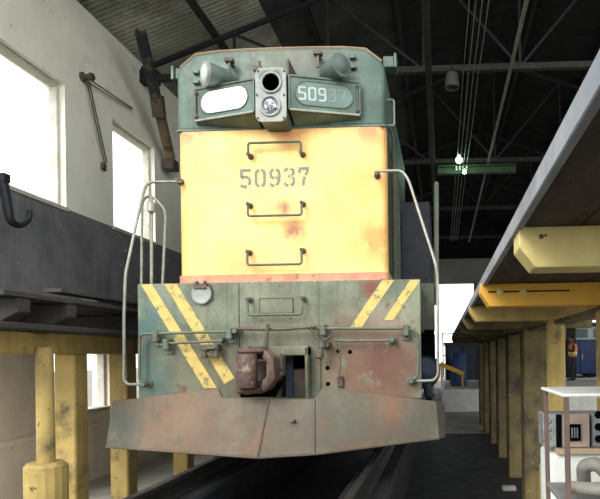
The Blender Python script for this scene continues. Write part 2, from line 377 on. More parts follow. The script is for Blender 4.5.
# ---- rear wall: concrete lintel over the far doorway, sheeted gable above
wb = setting('wall_back')
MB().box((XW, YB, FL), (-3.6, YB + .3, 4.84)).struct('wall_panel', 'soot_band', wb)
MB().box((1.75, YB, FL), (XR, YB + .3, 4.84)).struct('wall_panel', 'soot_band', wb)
MB().box((XW, YB - .1, 4.84), (XR, YB + .3, 6.15), .02).struct('lintel', 'lintel_concrete', wb)
def corr(width, length, period=.095, amp=.02):
    b = MB(); n = int(round(width / period * 4)); prev = None
    for i in range(n + 1):
        u = -width / 2 + width * i / n; h = amp * math.sin(2 * PI * u / period)
        cur = (b.bm.verts.new((0, u, h)), b.bm.verts.new((length, u, h)))
        if prev: b.bm.faces.new((prev[0], prev[1], cur[1], cur[0]))
        prev = cur
    return b
gx = XW + .45
k = 0
while gx < XR:
    top = (EAVZ + (RIDZ - EAVZ) * (gx - XW) / (RIDX - XW)) if gx < RIDX else (RIDZ - (RIDZ - EAVZ) * (gx - RIDX) / (XR - RIDX))
    if top - 6.15 > .1:
        me = corr(.93, top - 6.1 + .42, .19, .03).mesh('gable_sheet', 'roof_sheet_shade', ang=80)
        me.transform(Matrix(((0, 1, 0, 0), (0, 0, 1, 0), (1, 0, 0, 0), (0, 0, 0, 1))))
        inst('gable_sheet', me, wb, (gx, YB, 6.13))
    gx += .92
# ---- roof: corrugated sheets on purlins
ceil = setting('ceiling')
slope = math.atan2(RIDZ - EAVZ, RIDX - XW); SLEN = (RIDX - XW) / math.cos(slope) + .25
rows = 3; shl = SLEN / rows + .12
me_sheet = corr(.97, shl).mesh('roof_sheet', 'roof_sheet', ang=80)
me_sheet3 = me_sheet.copy(); me_sheet3.materials[0] = M['roof_sheet_halflit']
me_sheet2 = me_sheet.copy(); me_sheet2.materials[0] = M['roof_sheet_shade']
ny = int((YB + .3 - YM) / .93) + 1
for side in (-1, 1):
    for r in range(rows):
        for j in range(ny):
            y = YM + .46 + j * .93
            d = -.25 + r * SLEN / rows - .0
            x0 = (XW if side < 0 else XR) + (-side) * d * math.cos(slope)
            z0 = EAVZ + .2 + d * math.sin(slope) + r * .012
            o = inst('roof_sheet', me_sheet if (side < 0 and r == 0 and j < 9) else me_sheet3 if side < 0 and r < 2 and j < 14 else me_sheet2, ceil, (x0, y, z0 + random.uniform(0, .01)))  # lit, half-lit and shaded sheet colours by row and bay
            o.rotation_euler = (0, -slope, 0) if side < 0 else (0, -slope, PI)
            if side > 0 and (r, j) in ((1, 7), (1, 9), (2, 8), (1, 12), (2, 12)): o.rotation_euler.x += .012
MB().box((RIDX - .25, YM, RIDZ + .2), (RIDX + .25, YB + .3, RIDZ + .25), .02).struct('ridge_cap', 'roof_sheet_shade', ceil)
for side in (-1, 1):
    for k in range(4):
        t = .2 + k * .235
        x = XW + (RIDX - XW) * t if side < 0 else XR - (XR - RIDX) * t
        z = EAVZ + (RIDZ - EAVZ) * t + .07
        MB().box((x - .04, YM, z - .06), (x + .04, YB, z + .06)).struct('purlin', 'roof_steel', ceil)
# ---- trusses
def truss(y, label):
    t = thing('roof_truss', label, 'roof truss', (RIDX, y, 5.95), 'steel roof trusses')
    z0 = 5.95
    MB().bar((XW, y, z0), (XR, y, z0), .1, .1).part('bottom_chord', 'chord_steel', t)
    for s in (-1, 1):
        xe = XW if s < 0 else XR
        MB().bar((xe, y, EAVZ - .02), (RIDX, y, RIDZ - .02), .07, .07).part('rafter', 'roof_steel', t)
        n = 4
        for k in range(1, n + 1):
            x = xe + (RIDX - xe) * k / n; z = EAVZ + (RIDZ - EAVZ) * k / n
            if not (k == n and s > 0): MB().bar((x, y, z0), (x, y, z - .04), .04, .04).part('web_post', 'roof_steel', t)
            if k < n:
                x2 = xe + (RIDX - xe) * (k + 1) / n
                MB().bar((x2, y, z0), (x, y, z - .04), .04, .04).part('web_diagonal', 'roof_steel', t)
        MB().box((xe + (.0 if s < 0 else -.3), y - .08, z0 - .1), (xe + (.3 if s < 0 else 0), y + .08, z0 + .12)).part('bearing_plate', 'roof_steel', t)
for y, l in ((9.65, 'dark steel roof truss that crosses over the hood and carries the pendant lamp can'),
             (14.25, 'steel roof truss behind the glowing bulb and its green bracket'), (18.85, 'third visible steel roof truss back, over the edge of the raised floor'), (23.45, 'farthest steel roof truss close to the rear gable')):
    truss(y, l)
# longitudinal members below the trusses
MB().box((-.22, YM, 5.79), (-.11, 25, 5.89), .01).thing('runway_beam', 'chord_steel', 'long straight steel beam under the trusses running to the rear right of the hood', 'beam', (-.16, YM, 5.79))
MB().bar((1.22, YM, 5.86), (1.22, 24, 5.86), .05, .05).thing('tie_bar', 'pipe_dull', 'thin pale bar under the trusses slanting across the dark roof right of the cables', 'bar', (1.22, YM, 5.83))
for k, n in enumerate(('leftmost of the four thin overhead cables, nearest the hood', 'second thin overhead cable from the left of the four', 'third thin overhead cable from the left of the four', 'rightmost of the four thin overhead cables, nearest the slanting bar')):
    x = .42 + k * .085
    pts = []
    ys = [YM + .1, 9.65, 14.25, 18.85, 23.45]
    for a, b in zip(ys[:-1], ys[1:]):
        for q in range(6):
            t = q / 6; pts.append((x - .02 * 0, a + (b - a) * t, 5.80 - .12 * 4 * t * (1 - t)))
    pts.append((x, ys[-1], 5.80))
    MB().tube(pts, .008, 6).thing('overhead_cable', 'pipe_grey', n, 'cable', (x, YM, 5.8), 'overhead cables')
# lamps at the second truss
t = thing('lamp_bracket', 'green painted steel channel bracket on the roof truss beside the glowing bulb', 'bracket', (.8, 14.1, 5.6))
MB().box((-.05, 14.08, 5.58), (1.9, 14.12, 5.76)).part('channel_web', 'green_steel', t)
for zf in (5.56, 5.74): MB().box((-.05, 13.98, zf), (1.9, 14.12, zf + .025)).part('channel_flange', 'green_steel', t)
for k in range(4):
    MB().lathe((.42 + k * .085, 14.02, 5.64), (0, 0, 1), [(0, .02), (.02, .03), (.05, .02), (.08, .03), (.1, .02), (.125, .02)], 10).part('insulator', 'white_paint', t)
def bulb(px, py, Y, label, r):
    p = P(px, py, Y)
    t = thing('light_bulb', label, 'lamp', (p.x, p.y, p.z - r))
    MB().lathe(p, (0, 0, -1), [(-r * 1.5, r * .35), (-r * .9, r * .5), (-r * .4, r * .9), (0, r), (r * .5, r * .85), (r * .9, r * .4), (r, .001)], 14).part('bulb', 'lamp_glow', t)
    MB().lathe(p, (0, 0, 1), [(r * 1.3, r * .5), (r * 2.2, r * .55), (r * 2.6, r * .2), (max(r * 2.7, 5.6 - p.z), .012)], 10).bar((p.x, p.y, max(p.z + r * 2.6, 5.6)), (p.x, 14.0, max(p.z + r * 2.6, 5.6)), .03, .03).part('lamp_holder', 'roof_steel', t)
    l = bpy.data.lights.new('bulb_light', 'POINT'); l.energy = 5; l.color = (.7, 1, .78); l.shadow_soft_size = .1
    lo = bpy.data.objects.new('bulb_light', l); COL.objects.link(lo); lo.location = p + Vector((0, -.18, -.05))
bulb(459, 160, 13.75, 'glowing greenish bulb hanging at the green bracket, upper and brighter of two', .085)
bulb(464.5, 172, 13.8, 'small glowing bulb hanging lower right of the brighter bulb', .05)
p = P(452, 80, 9.4)
t = thing('pendant_lamp', 'dark unlit lamp can hung under the roof truss right of the hood', 'lamp', (p.x, p.y, p.z - .12))
MB().lathe((p.x, p.y, p.z), (0, 0, -1), [(-.12, .05), (-.1, .1), (-.02, .11), (.08, .12), (.13, .125), (.135, .1), (.05, .09)], 16).part('lamp_shade', 'lamp_enamel', t)
MB().tube([(p.x, p.y, p.z + .1), (p.x, p.y, 5.9), (p.x, p.y + .2, 5.93)], .015, 6).part('hanger', 'roof_steel', t)

# ================================================================== left wall fittings
a = PX(171, 160, -5.02); b_ = P(140, 30, 8.4)
t = thing('timber_strut', 'old timber strut, dark in its upper part, slanting from the left wall up to the roof', 'timber', a)
MB().bar(a, b_, .15, .15, .02).part('timber', 'timber_old', t)
MB().box(a + Vector((-.12, -.12, -.2)), a + Vector((.1, .12, .0)), .02).part('wall_shoe', 'old_iron', t)
MB().bar(a + (b_ - a) * .42 + Vector((0, 0, -.1)), a + (b_ - a) * .5 + Vector((0, 0, .1)), .19, .2, .01).part('iron_strap', 'old_iron', t)
q0 = PX(86, 77, XW + .06); q1 = PX(105, 165, XW + .05); q2 = PX(132, 108, XW + .05)
t = thing('wall_bracket', 'rusty wall bracket with two thin rods on the plaster between the windows', 'bracket', q0)
MB().lathe((XW, q0.y, q0.z), (1, 0, 0), [(0, .07), (.03, .07), (.05, .04), (.12, .04), (.13, .06), (.17, .05)], 12).part('boss', 'old_iron', t)
MB().tube([q0, q1], .011, 6).part('hanging_rod', 'old_iron', t); MB().tube([q0 + Vector((0, .06, 0)), q1 + Vector((0, .05, .05))], .011, 6).part('hanging_rod', 'old_iron', t)
MB().tube([q0, q2], .011, 6).part('stay_rod', 'old_iron', t); MB().tube([q0 + Vector((0, .02, -.06)), q2 + Vector((0, .02, -.02))], .008, 6).part('stay_rod', 'old_iron', t)
MB().box((XW, q1.y - .05, q1.z - .08), (XW + .05, q1.y + .05, q1.z + .03), .01).part('anchor', 'old_iron', t)
h = [PX(x, y, -4.85) for x, y in ((3, 180), (8, 208), (10, 222), (20, 226), (29, 220), (30, 211))]
t = thing('iron_hook', 'dark heavy iron hook hanging against the sooty wall at the left edge', 'hook', h[2])
MB().tube(h, .05, 10, fil=.1, taper=.6).part('hook', 'dark_blue_steel', t)
p = PX(3, 178, -4.85)
MB().box((XW + .01, p.y - .12, p.z - .3), (XW + .12, p.y + .12, p.z + .08), .02).bar((XW + .02, p.y, p.z), (-4.8, p.y, p.z), .09, .09).part('wall_plate', 'dark_blue_steel', t)

# ================================================================== right service platform
ZD0, ZD1 = 1.475, 1.512; XD = .268
tr = thing('service_platform', 'raised service platform on yellow columns right of the locomotive', 'platform', (1.05, 8, FL), 'service platforms')
me_pl = MB().box((-.098, -.77, 0), (.098, .77, ZD1 - ZD0), .004).mesh('deck_plank', 'deck_under')
ys = [0.45] + PCOL
for y in ys[:-1]:
    for k in range(7):
        inst('deck_plank', me_pl, tr, (XD + .115 + k * .202, y + .775, ZD0 + random.uniform(0, .006)), (0, random.uniform(-.01, .01), 0))
    MB().box((XD - .012, y + .004, ZD0 - .012), (XD + .012, y + 1.546, ZD1 + .012), .003).part('edge_strip', 'fascia_grey', tr)
me_colg = MB().box((-.14, -.14, 0), (.14, .14, 2.085), .018).mesh('column', 'column_grime_shade')
me_col = MB().box((-.14, -.14, 0), (.14, .14, 2.085), .018).mesh('column', 'column_yellow')
for i, y in enumerate(PCOL):
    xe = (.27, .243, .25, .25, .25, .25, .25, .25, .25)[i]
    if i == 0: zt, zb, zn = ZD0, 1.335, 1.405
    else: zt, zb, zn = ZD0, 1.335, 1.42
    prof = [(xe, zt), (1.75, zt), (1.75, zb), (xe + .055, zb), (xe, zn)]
    m = ('bracket_pale', 'bracket_orange')[i == 1] if i < 2 else 'column_yellow' if i == 2 else 'column_grime_shade'
    br = MB().prism([(x, y - .07, z) for x, z in prof], (0, .15, 0), .003, 1).part('bracket', m, tr, ang=12, label='pale yellow cantilever bracket, nearest' if i == 0 else 'orange-yellow cantilever bracket' if i == 1 else None)
    if i == 0:
        MB().lathe((.325 + .02, y - .068, 1.44), (0, -1, 0), [(0, .009), (.004, .009), (.006, .005)], 8).part('bolt', 'old_iron', br)
        MB().lathe((.36, y - .068, 1.444), (0, -1, 0), [(0, .006), (.003, .005)], 8).part('bolt', 'old_iron', br)
    if i == 1:
        for px in (499, 521.5):
            q = P(px, 293, y)
            MB().lathe((q.x, y - .068, q.z), (0, -1, 0), [(0, .024), (.006, .024), (.008, .016), (.024, .016), (.026, .008)], 6).part('bolt', 'bracket_pale', br)
        q = P(500, 293, y)
        MB().box((q.x - .08, y - .074, q.z - .004), (q.x + .42, y - .066, q.z + .004)).part('slot', 'dark_void', br)
    if i == 2:
        # slender round pillar on a concrete pedestal carries this bay
        MB().lathe((1.03, y, .05), (0, 0, 1), [(0, .085), (1.285, .08)], 18).part('round_pillar', 'column_yellow', tr)
        MB().prism([(1.03 + .17 * math.cos(PI / 8 + k * PI / 4), y + .17 * math.sin(PI / 8 + k * PI / 4), FL) for k in range(8)], (0, 0, .8), .02, 1).part('pedestal', 'column_yellow', tr)
    else:
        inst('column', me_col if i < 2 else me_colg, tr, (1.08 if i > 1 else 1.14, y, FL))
MB().box((1.0, .6, 1.30), (1.16, 14.4, 1.336), .005).part('stringer', 'column_grime_shade', tr)

# ================================================================== left service platform
tl = thing('service_platform', 'raised dark-decked service platform along the left wall under the windows', 'platform', (-4.2, 8, FL), 'service platforms')
ZL = 1.56
YL = [4.55, 5.15, 6.65, 8.2, 9.75, 11.3, 12.85, 14.4, 15.95]
me_lp = MB().box((-.1, -.8, 0), (.1, .8, .045), .006).mesh('deck_plank', 'timber_dark')
for j in range(1, 8):
    for k in range(8):
        inst('deck_plank', me_lp, tl, (-3.55 - k * .2, YL[j] + .79, ZL + random.uniform(0, .02) + (.03 if (j + k) % 5 == 0 else 0)), (random.uniform(-.012, .012), random.uniform(-.03, .03), random.uniform(-.008, .008)))
for k in range(8):
    inst('deck_plank', me_lp, tl, (-3.55 - k * .2, 4.72, ZL + random.uniform(0, .02)), (0, 0, 0), (1, .52, 1))
for j, y in enumerate(YL):
    MB().prism([(x, y - .07, z) for x, z in ((-3.47, ZL), (XW + .08, ZL), (XW + .08, 1.3), (-3.75, 1.3), (-3.47, 1.44))], (0, .14, 0), .008, 1).part('bracket', 'timber_dark', tl)
MB().box((-3.62, 4.3, 1.30), (-3.5, 16, 1.355), .01).part('edge_beam', 'timber_dark', tl)
MB().box((-4.04, 4.3, 1.1), (-3.8, 16, 1.298), .012).part('lintel_beam', 'column_yellow', tl)
for k, y in enumerate((5.72, 6.69, 8.2, 9.75, 11.3, 12.85, 14.4)):
    xr1 = P(75, 400, y).x if k == 0 else P(127, 400, y).x if k == 1 else -3.8
    inst('column', me_col, tl, (xr1 - .112, y + .112, FL), None, (.8, .8, 1.86 / 2.085))
q = P(45.5, 420, 5.15)
MB().lathe((q.x, 5.15, .05), (0, 0, 1), [(0, .078), (1.11, .073)], 18).part('round_pillar', 'column_yellow', tl)
MB().prism([(q.x + .19 * math.cos(PI / 8 + k * PI / 4), 5.15 + .19 * math.sin(PI / 8 + k * PI / 4), FL) for k in range(8)], (0, 0, .83), .035, 1).part('pedestal', 'column_yellow', tl, ang=15, label='chipped octagonal pedestal')
# loose boards and a block lying on the deck
for i, (y0, y1, x, l) in enumerate(((5.0, 6.5, -3.55, 'loose weathered board lying on the left deck edge, nearest the viewer'), (5.9, 8.6, -3.78, 'longer loose board lying behind on the left deck edge'))):
    MB().bar((x, y0, ZL + .115), (x + .01, y1, ZL + .115), .16, .035, .004).thing('loose_board', 'timber_dark', l, 'board', (x, y0, ZL + .075), 'loose boards on the left deck')

# ================================================================== the locomotive
lo = thing('locomotive', 'weathered green and yellow diesel locomotive number 50937 facing the viewer', 'locomotive', (XC, YE, 0))
def lp(b, n, m, **k): return b.part(n, m, lo, **k)
HX0, HX1 = P(178, 200, YH).x, P(386, 200, YH).x
HC = (HX0 + HX1) / 2; HW = (HX1 - HX0) / 2
ZB = P(282, 128, YH).z; ZT = P(282, 47.5, YH).z; ZHB = P(282, 274, YH).z; ZDK = P(280, 281.5, YE).z - .02
# hood, yellow lower part with rounded corners
def rounded_plan(x0, x1, y0, y1, r, z, n=6):
    pts = []
    for cx, s0 in ((x0 + r, PI), (x1 - r, 1.5 * PI)):
        for k in range(n + 1):
            a = s0 + k / n * PI / 2; pts.append((cx + r * math.cos(a), y0 + r + r * math.sin(a), z))
    return pts + [(x1, y1, z), (x0, y1, z)]
lp(MB().prism(rounded_plan(HX0, HX1, YH, 6.05, .085, ZHB), (0, 0, ZB - ZHB)), 'hood_front', 'loco_yellow')
lp(MB().box((HX0 + .002, 6.05, ZHB), (HX1 - .002, 9.0, ZB)), 'hood_side', 'side_olive')
lp(MB().prism(rounded_plan(HX0 - .015, HX1 + .015, YH - .02, 9, .09, ZDK), (0, 0, ZHB - ZDK)), 'hood_base', 'hood_base_pink')
# green upper part, chamfered shoulders and slightly arched roof
ch = [(HX0, ZB), (HX0, ZT - .24), (HX0 + .03, ZT - .17), (HX0 + .2, ZT - .035)]
arc = [(HC + HW * u, ZT - .03 * u * u) for u in (-.6, -.3, 0, .3, .6)]
up = ch + arc + [(2 * HC - x, z) for x, z in ch[::-1]]
b = MB(); b.prism([(x, YH, z) for x, z in up], (0, 3.2, 0), .04, 3, 'front')
lp(b, 'hood_top', 'loco_green_top')
b = MB()
b.tube([(x, YH + .035, z + .006) for x, z in up[2:-2]], .018, 8)
lp(b, 'roof_rim', 'rim_brown')
lp(MB().box((HX0 - .004, YH - .006, ZB - .012), (HX1 + .004, YH + .03, ZB + .012), .004), 'paint_seam_strip', 'loco_green_top')
# long hood and cab behind
lp(MB().prism([(x, 8.9, z) for x, z in ((-2.55, ZDK), (-2.55, 3.7), (-2.3, 3.95), (-1.0, 3.95), (-.8, 3.7), (-.8, ZDK))], (0, 8, 0), .03, 1), 'long_hood', 'side_olive')
cb = lp(MB().box((-.56, 7.2, ZDK), (-.13, 8.6, 3.02), .02), 'side_cabinet', 'dark_blue_steel')  # navy colour carries the deep shade on its front
MB().box((-.5, 7.185, ZDK + .1), (-.18, 7.2, 2.9), .005).part('cabinet_door', 'dark_blue_steel', cb)
# side pipes and grab rails on the hood side
for k, (yy, r) in enumerate(((6.25, .018), (6.5, .025), (6.9, .02))):
    lp(MB().tube([(HX1 + .05, yy, ZDK), (HX1 + .05, yy, 3.5 - .2 * k), (HX1 + .0, yy, 3.6 - .2 * k)], r, 8, .06), 'side_pipe', 'side_olive')
for s, x in ((-1, HX0), (1, HX1)):
    zz = P(174, 118, YH + .25).z
    lp(MB().tube([(x, 6.1, zz + .13), (x + s * .075, 6.1, zz + .13), (x + s * .075, 6.1, zz - .15), (x, 6.1, zz - .15)], .014, 8, .03), 'grab_iron', 'pipe_grey')
    q = P(175, 76, YH + .2) if s < 0 else P(383, 64, YH + .2)
    wx = HX0 - .1 if s < 0 else HX1 + .03
    mb = lp(MB().box((min(x - s * .03, x + s * .09), 6.0, q.z - .06), (max(x - s * .03, x + s * .09), 6.14, q.z + .06), .008), 'marker_box', 'loco_green_top')
    MB().box((min(x + s * .09, x + s * .12), 5.97, q.z - .075), (max(x + s * .09, x + s * .12), 6.15, q.z + .075), .004).part('marker_lid', 'loco_green_top', mb)

def grab(feet, bar_y, Y, off=.085):
    (x0, y0), (x1, y1) = feet
    f0, f1 = P(x0, y0, Y), P(x1, y1, Y)
    fz = (f0.z + f1.z) / 2
    d0 = P(x0, bar_y, Y - off).z
    pts = [Vector((f0.x, Y, f0.z)), Vector((f0.x, Y - off, f0.z)), Vector((f0.x, Y - off, d0)), Vector((f1.x, Y - off, d0)), Vector((f1.x, Y - off, f1.z)), Vector((f1.x, Y, f1.z))]
    g = lp(MB().tube(pts, .013, 8, .03), 'grab_iron', 'pipe_green')
    for f in (f0, f1):
        MB().lathe((f.x, Y, f.z), (0, -1, 0), [(0, .032), (.012, .032), (.016, .02), (off + .012, .02), (off + .018, .012)], 8).part('bolt', 'old_iron', g)
grab(((251, 157), (303, 155)), 143, YH)
grab(((250.5, 206), (303.5, 204.5)), 216, YH)
grab(((250, 253), (303.5, 251)), 265, YH)

# road number, stencilled
DIG = {'5': [[(.0, .92), (.58, .92)], [(.09, .83), (.09, .56)], [(.09, .5), (.2, .58), (.38, .58), (.5, .48), (.54, .32), (.48, .15)], [(.38, .08), (.2, .06), (.04, .16)]],
       '0': [[(.25, .93), (.12, .85), (.08, .7), (.08, .3), (.12, .15), (.25, .07)], [(.37, .93), (.5, .85), (.54, .7), (.54, .3), (.5, .15), (.37, .07)]],
       '9': [[(.25, .93), (.12, .87), (.08, .72), (.12, .54), (.26, .46)], [(.37, .93), (.5, .85), (.54, .68), (.53, .4), (.47, .2), (.37, .09)], [(.28, .07), (.14, .09), (.06, .2)], [(.34, .46), (.44, .5)]],
       '3': [[(.04, .8), (.12, .9), (.25, .94)], [(.36, .93), (.5, .86), (.52, .7), (.42, .58)], [(.24, .54), (.36, .54)], [(.44, .5), (.54, .38), (.54, .22), (.46, .1), (.36, .07)], [(.26, .06), (.12, .09), (.04, .2)]],
       '7': [[(.02, .92), (.58, .92)], [(.07, .84), (.07, .7)], [(.52, .84), (.38, .56)], [(.35, .5), (.28, .28), (.26, .02)]]}
BLK = {'5': [[(.55, .92), (.1, .92), (.1, .52), (.45, .52), (.52, .44), (.52, .15), (.45, .08), (.06, .08)]],
       '0': [[(.15, .92), (.46, .92), (.52, .85), (.52, .15), (.46, .08), (.15, .08), (.09, .15), (.09, .85), (.15, .92)]],
       '9': [[(.52, .5), (.15, .5), (.09, .57), (.09, .85), (.15, .92), (.46, .92), (.52, .85), (.52, .15), (.46, .08), (.08, .08)]],
       '3': [[(.08, .92), (.46, .92), (.52, .85), (.52, .58), (.44, .52), (.2, .52)], [(.44, .5), (.52, .43), (.52, .15), (.46, .08), (.06, .08)]],
       '7': [[(.06, .92), (.54, .92), (.3, .08)]]}
def stroke(b, pts, org, ux, uz, nrm, wd, th):
    """flat band along a polyline in the plane (ux, uz), th proud along nrm"""
    q = [Vector((p[0], p[1])) for p in pts]; A = []; B = []
    for i, p in enumerate(q):
        d0 = (q[i] - q[i - 1]).normalized() if i else (q[1] - q[0]).normalized()
        d1 = (q[i + 1] - q[i]).normalized() if i < len(q) - 1 else d0
        n0 = Vector((-d0.y, d0.x)); n1 = Vector((-d1.y, d1.x)); n = (n0 + n1)
        n = n.normalized() / max(.5, (n.normalized()).dot(n0)) if n.length > .01 else n0
        A.append(p + n * wd / 2); B.append(p - n * wd / 2)
    for off in (th,):
        f = lambda p: org + ux * p.x + uz * p.y + nrm * off
        for i in range(len(q) - 1):
            b.quad(f(B[i]), f(B[i + 1]), f(A[i + 1]), f(A[i]))
        g = lambda p: org + ux * p.x + uz * p.y
        for i in range(len(q) - 1):
            b.quad(g(B[i]), g(B[i + 1]), f(B[i + 1]), f(B[i])); b.quad(f(A[i]), f(A[i + 1]), g(A[i + 1]), g(A[i]))
rn = None
for i, c in enumerate('50937'):
    p0 = P(240 + 14.6 * i, 188.3 - .5 * i, YH); hgt = (P(240, 169.5, YH) - P(240, 188.5, YH)).z
    b = MB()
    for s in DIG[c]: stroke(b, s, Vector((p0.x, YH - .001, p0.z)), Vector((hgt, 0, .02 * hgt)), Vector((0, 0, hgt)), Vector((0, -1, 0)), .15, .003)
    lp(b, 'road_number_digit', 'stencil_grey')

# number boards and headlight housing on the brow
def wedge(pts_top, pts_bot):
    b = MB(); n = len(pts_top)
    a = [b.bm.verts.new(p) for p in pts_top]; c = [b.bm.verts.new(p) for p in pts_bot]
    b.bm.faces.new(a); b.bm.faces.new(c[::-1])
    for i in range(n): b.bm.faces.new((a[i], c[i], c[(i + 1) % n], a[(i + 1) % n]))
    bmesh.ops.recalc_face_normals(b.bm, faces=b.bm.faces[:]); return b
YI, YO = YH - .24, YH - .05
for s in (-1, 1):
    if s < 0: it, ib, ot, ob = P(254, 78, YI), P(254, 111, YI), P(195, 90, YO), P(196, 123.5, YO)
    else: it, ib, ot, ob = P(289, 75, YI), P(289, 111, YI), P(359.5, 82, YO), P(359, 115.5, YO)
    zt, zb = (it.z + ot.z) / 2, (ib.z + ob.z) / 2
    xi, xo = it.x, ot.x
    hb = lp(wedge([(xi, YI + .02, zt), (xo, YO + .02, zt), (xo, YH + .02, zt), (xi, YH + .02, zt)], [(xi, YI + .02, zb), (xo, YO + .02, zb), (xo, YH + .02, zb - .03), (xi, YH + .02, zb - .09)]), 'number_board_housing', 'loco_green_top')
    I, O = Vector((xi, YI, 0)), Vector((xo, YO, 0))
    ux = (O - I) if s > 0 else (I - O); L = ux.length; ux.normalize(); nr = Vector((ux.y, -ux.x, 0)); 
    if nr.y > 0: nr = -nr
    org = (I if s > 0 else O) + Vector((0, 0, zb)); H = zt - zb; uz = Vector((0, 0, 1))
    def pt(u, v, d=0): return org + ux * (u * L) + uz * (v * H) + nr * d
    # frame plate
    MB().prism([pt(0, 0, -.012), pt(1, 0, -.012), pt(1, 1, -.012), pt(0, 1, -.012)], nr * .018, .003, 1).part('board_frame', 'loco_green_top', hb)
    for qa, qb in ((pt(0, .02, .008), pt(1, .02, .008)), (pt(0, .98, .008), pt(1, .98, .008)), (pt(.0, .02, .008), pt(.0, .98, .008)), (pt(1, .02, .008), pt(1, .98, .008))):
        MB().bar(qa, qb, .02, .02, .003).part('frame_rim', 'fitting_grey' if qa.z == qb.z and qa.z < org.z + H / 2 else 'loco_green_top', hb)
    def stadium(u0, u1, v0, v1, d, n=10):
        r = (v1 - v0) * H / 2; c0, c1 = u0 * L + r, u1 * L - r; vc = (v0 + v1) / 2 * H; out = []
        for k in range(n + 1):
            a = PI / 2 + PI * k / n; out.append(org + ux * (c0 + r * math.cos(a)) + uz * (vc + r * math.sin(a)) + nr * d)
        for k in range(n + 1):
            a = -PI / 2 + PI * k / n; out.append(org + ux * (c1 + r * math.cos(a)) + uz * (vc + r * math.sin(a)) + nr * d)
        return out
    u0, u1 = (.12, .89) if s < 0 else (.09, .89)
    MB().prism(stadium(u0, u1, .2, .84, .004), nr * .006).part('number_glass', 'board_glass' if s < 0 else 'board_dark', hb, label='white glowing number glass' if s < 0 else 'dark number glass with faded digits')
    MB().tube(stadium(u0 - .012, u1 + .012, .175, .865, .008), .009, 6, closed=True).part('glass_gasket', 'pipe_green', hb)
    if s > 0:
        for i, c in enumerate('50937'):
            b = MB(); h = .40 * H
            for sk in BLK[c]: stroke(b, sk, pt(.12 + .14 * i, .31, .0105), ux * h, uz * h, nr, .13, .002)
            b.part('board_digit', 'digit_pale' if i < 3 else 'digit_faded', hb)
    for u in ((.03,) if s < 0 else (.97,)):
        MB().tube([pt(u, .1, .02), pt(u, .92, .02)], .008, 6).part('hinge_rod', 'old_iron', hb)
        for v in (.15, .85):
            MB().lathe(pt(u, v, .0), nr, [(0, .022), (.02, .022), (.03, .012)], 8).part('latch_knob', 'old_iron', hb)
# headlight housing: two stacked lamps
YL0 = YH - .29
c0, c1 = P(255, 68, YL0), P(286.5, 121, YL0)
x0, x1, z0, z1 = c0.x, c1.x, min(c0.z, c1.z), max(c0.z, c1.z)
def rrect(x0, x1, z0, z1, y, r, n=5):
    out = []
    for cx, cz, a0 in ((x1 - r, z1 - r, 0), (x0 + r, z1 - r, PI / 2), (x0 + r, z0 + r, PI), (x1 - r, z0 + r, 1.5 * PI)):
        for k in range(n + 1):
            a = a0 + k / n * PI / 2; out.append((cx + r * math.cos(a), y, cz + r * math.sin(a)))
    return out
hh = lp(MB().prism(rrect(x0 + .01, x1 - .01, z0 + .01, z1 - .01, YL0 + .014, .06), (0, .34, 0)), 'headlight_housing', 'loco_green_top')
hp = MB().prism(rrect(x0, x1, z0, z1, YL0, .065), (0, .014, 0)).part('headlight_plate', 'fitting_grey', hh)
lc0 = P(271, 82.5, YL0)
cut = bpy.data.objects.new('tmp', MB().lathe((lc0.x, YL0 - .05, lc0.z), (0, 1, 0), [(0, .094), (.22, .094)], 28).mesh('tmp', 'dark_void', base_of(hh))); COL.objects.link(cut); cut.location = base_of(hh)
for o in (hp, hh):
    md = o.modifiers.new('b', 'BOOLEAN'); md.object = cut; md.operation = 'DIFFERENCE'; md.solver = 'EXACT'
bpy.context.view_layer.update()
for o in (hp, hh):
    me2 = bpy.data.meshes.new_from_object(o.evaluated_get(bpy.context.evaluated_depsgraph_get())); o.modifiers.clear(); o.data = me2
bpy.data.objects.remove(cut)
lc = [P(271, 82.5, YL0), P(270.5, 106, YL0)]
rr = .098
for i, c in enumerate(lc):
    MB().tube([(c.x + rr * math.cos(a), YL0 - .006, c.z + rr * math.sin(a)) for a in [2 * PI * k / 24 for k in range(24)]], .013, 6, closed=True).part('lamp_ring', 'fitting_grey', hh)
    if i == 0: MB().lathe((c.x, YL0 + .0, c.z), (0, 1, 0), [(.012, .093), (.15, .088), (.155, .03), (.15, .02), (.145, .084), (.012, .091)], 24).part('empty_lamp_socket', 'dark_void', hh, label='empty dark lamp socket')
    else: 
        lb = MB().lathe((c.x, YL0 - .0, c.z), (0, 1, 0), [(-.024, .001), (-.022, .028), (-.016, .055), (-.006, .075), (.012, rr)], 11)
        for v in lb.bm.verts: v.co += Vector((random.uniform(-.008, .008), random.uniform(-.008, .008), random.uniform(-.008, .008)))
        lb.part('lamp_lens', 'chrome', hh, ang=1, label='silvery faceted headlight lens')
for px, py in ((258, 71), (284, 71), (257, 95), (284, 95), (258, 118), (284, 118)):
    q = P(px, py, YL0); MB().lathe((q.x, YL0, q.z), (0, -1, 0), [(0, .012), (.008, .012), (.01, .006)], 6).part('screw', 'old_iron', hh)
q = P(289, 70, YH - .2)
lp(MB().box((q.x - .012, YH - .25, q.z - .1), (q.x + .012, YH, q.z + .09), .004), 'housing_bracket', 'old_iron')
q = P(259, 66, YH - .1)
lp(MB().box((q.x - .06, YH - .12, q.z - .05), (q.x + .03, YH, q.z + .0), .004).tube([(q.x, YH - .08, q.z), (q.x, YH - .08, q.z + .06)], .014, 8), 'housing_hinge', 'old_iron')
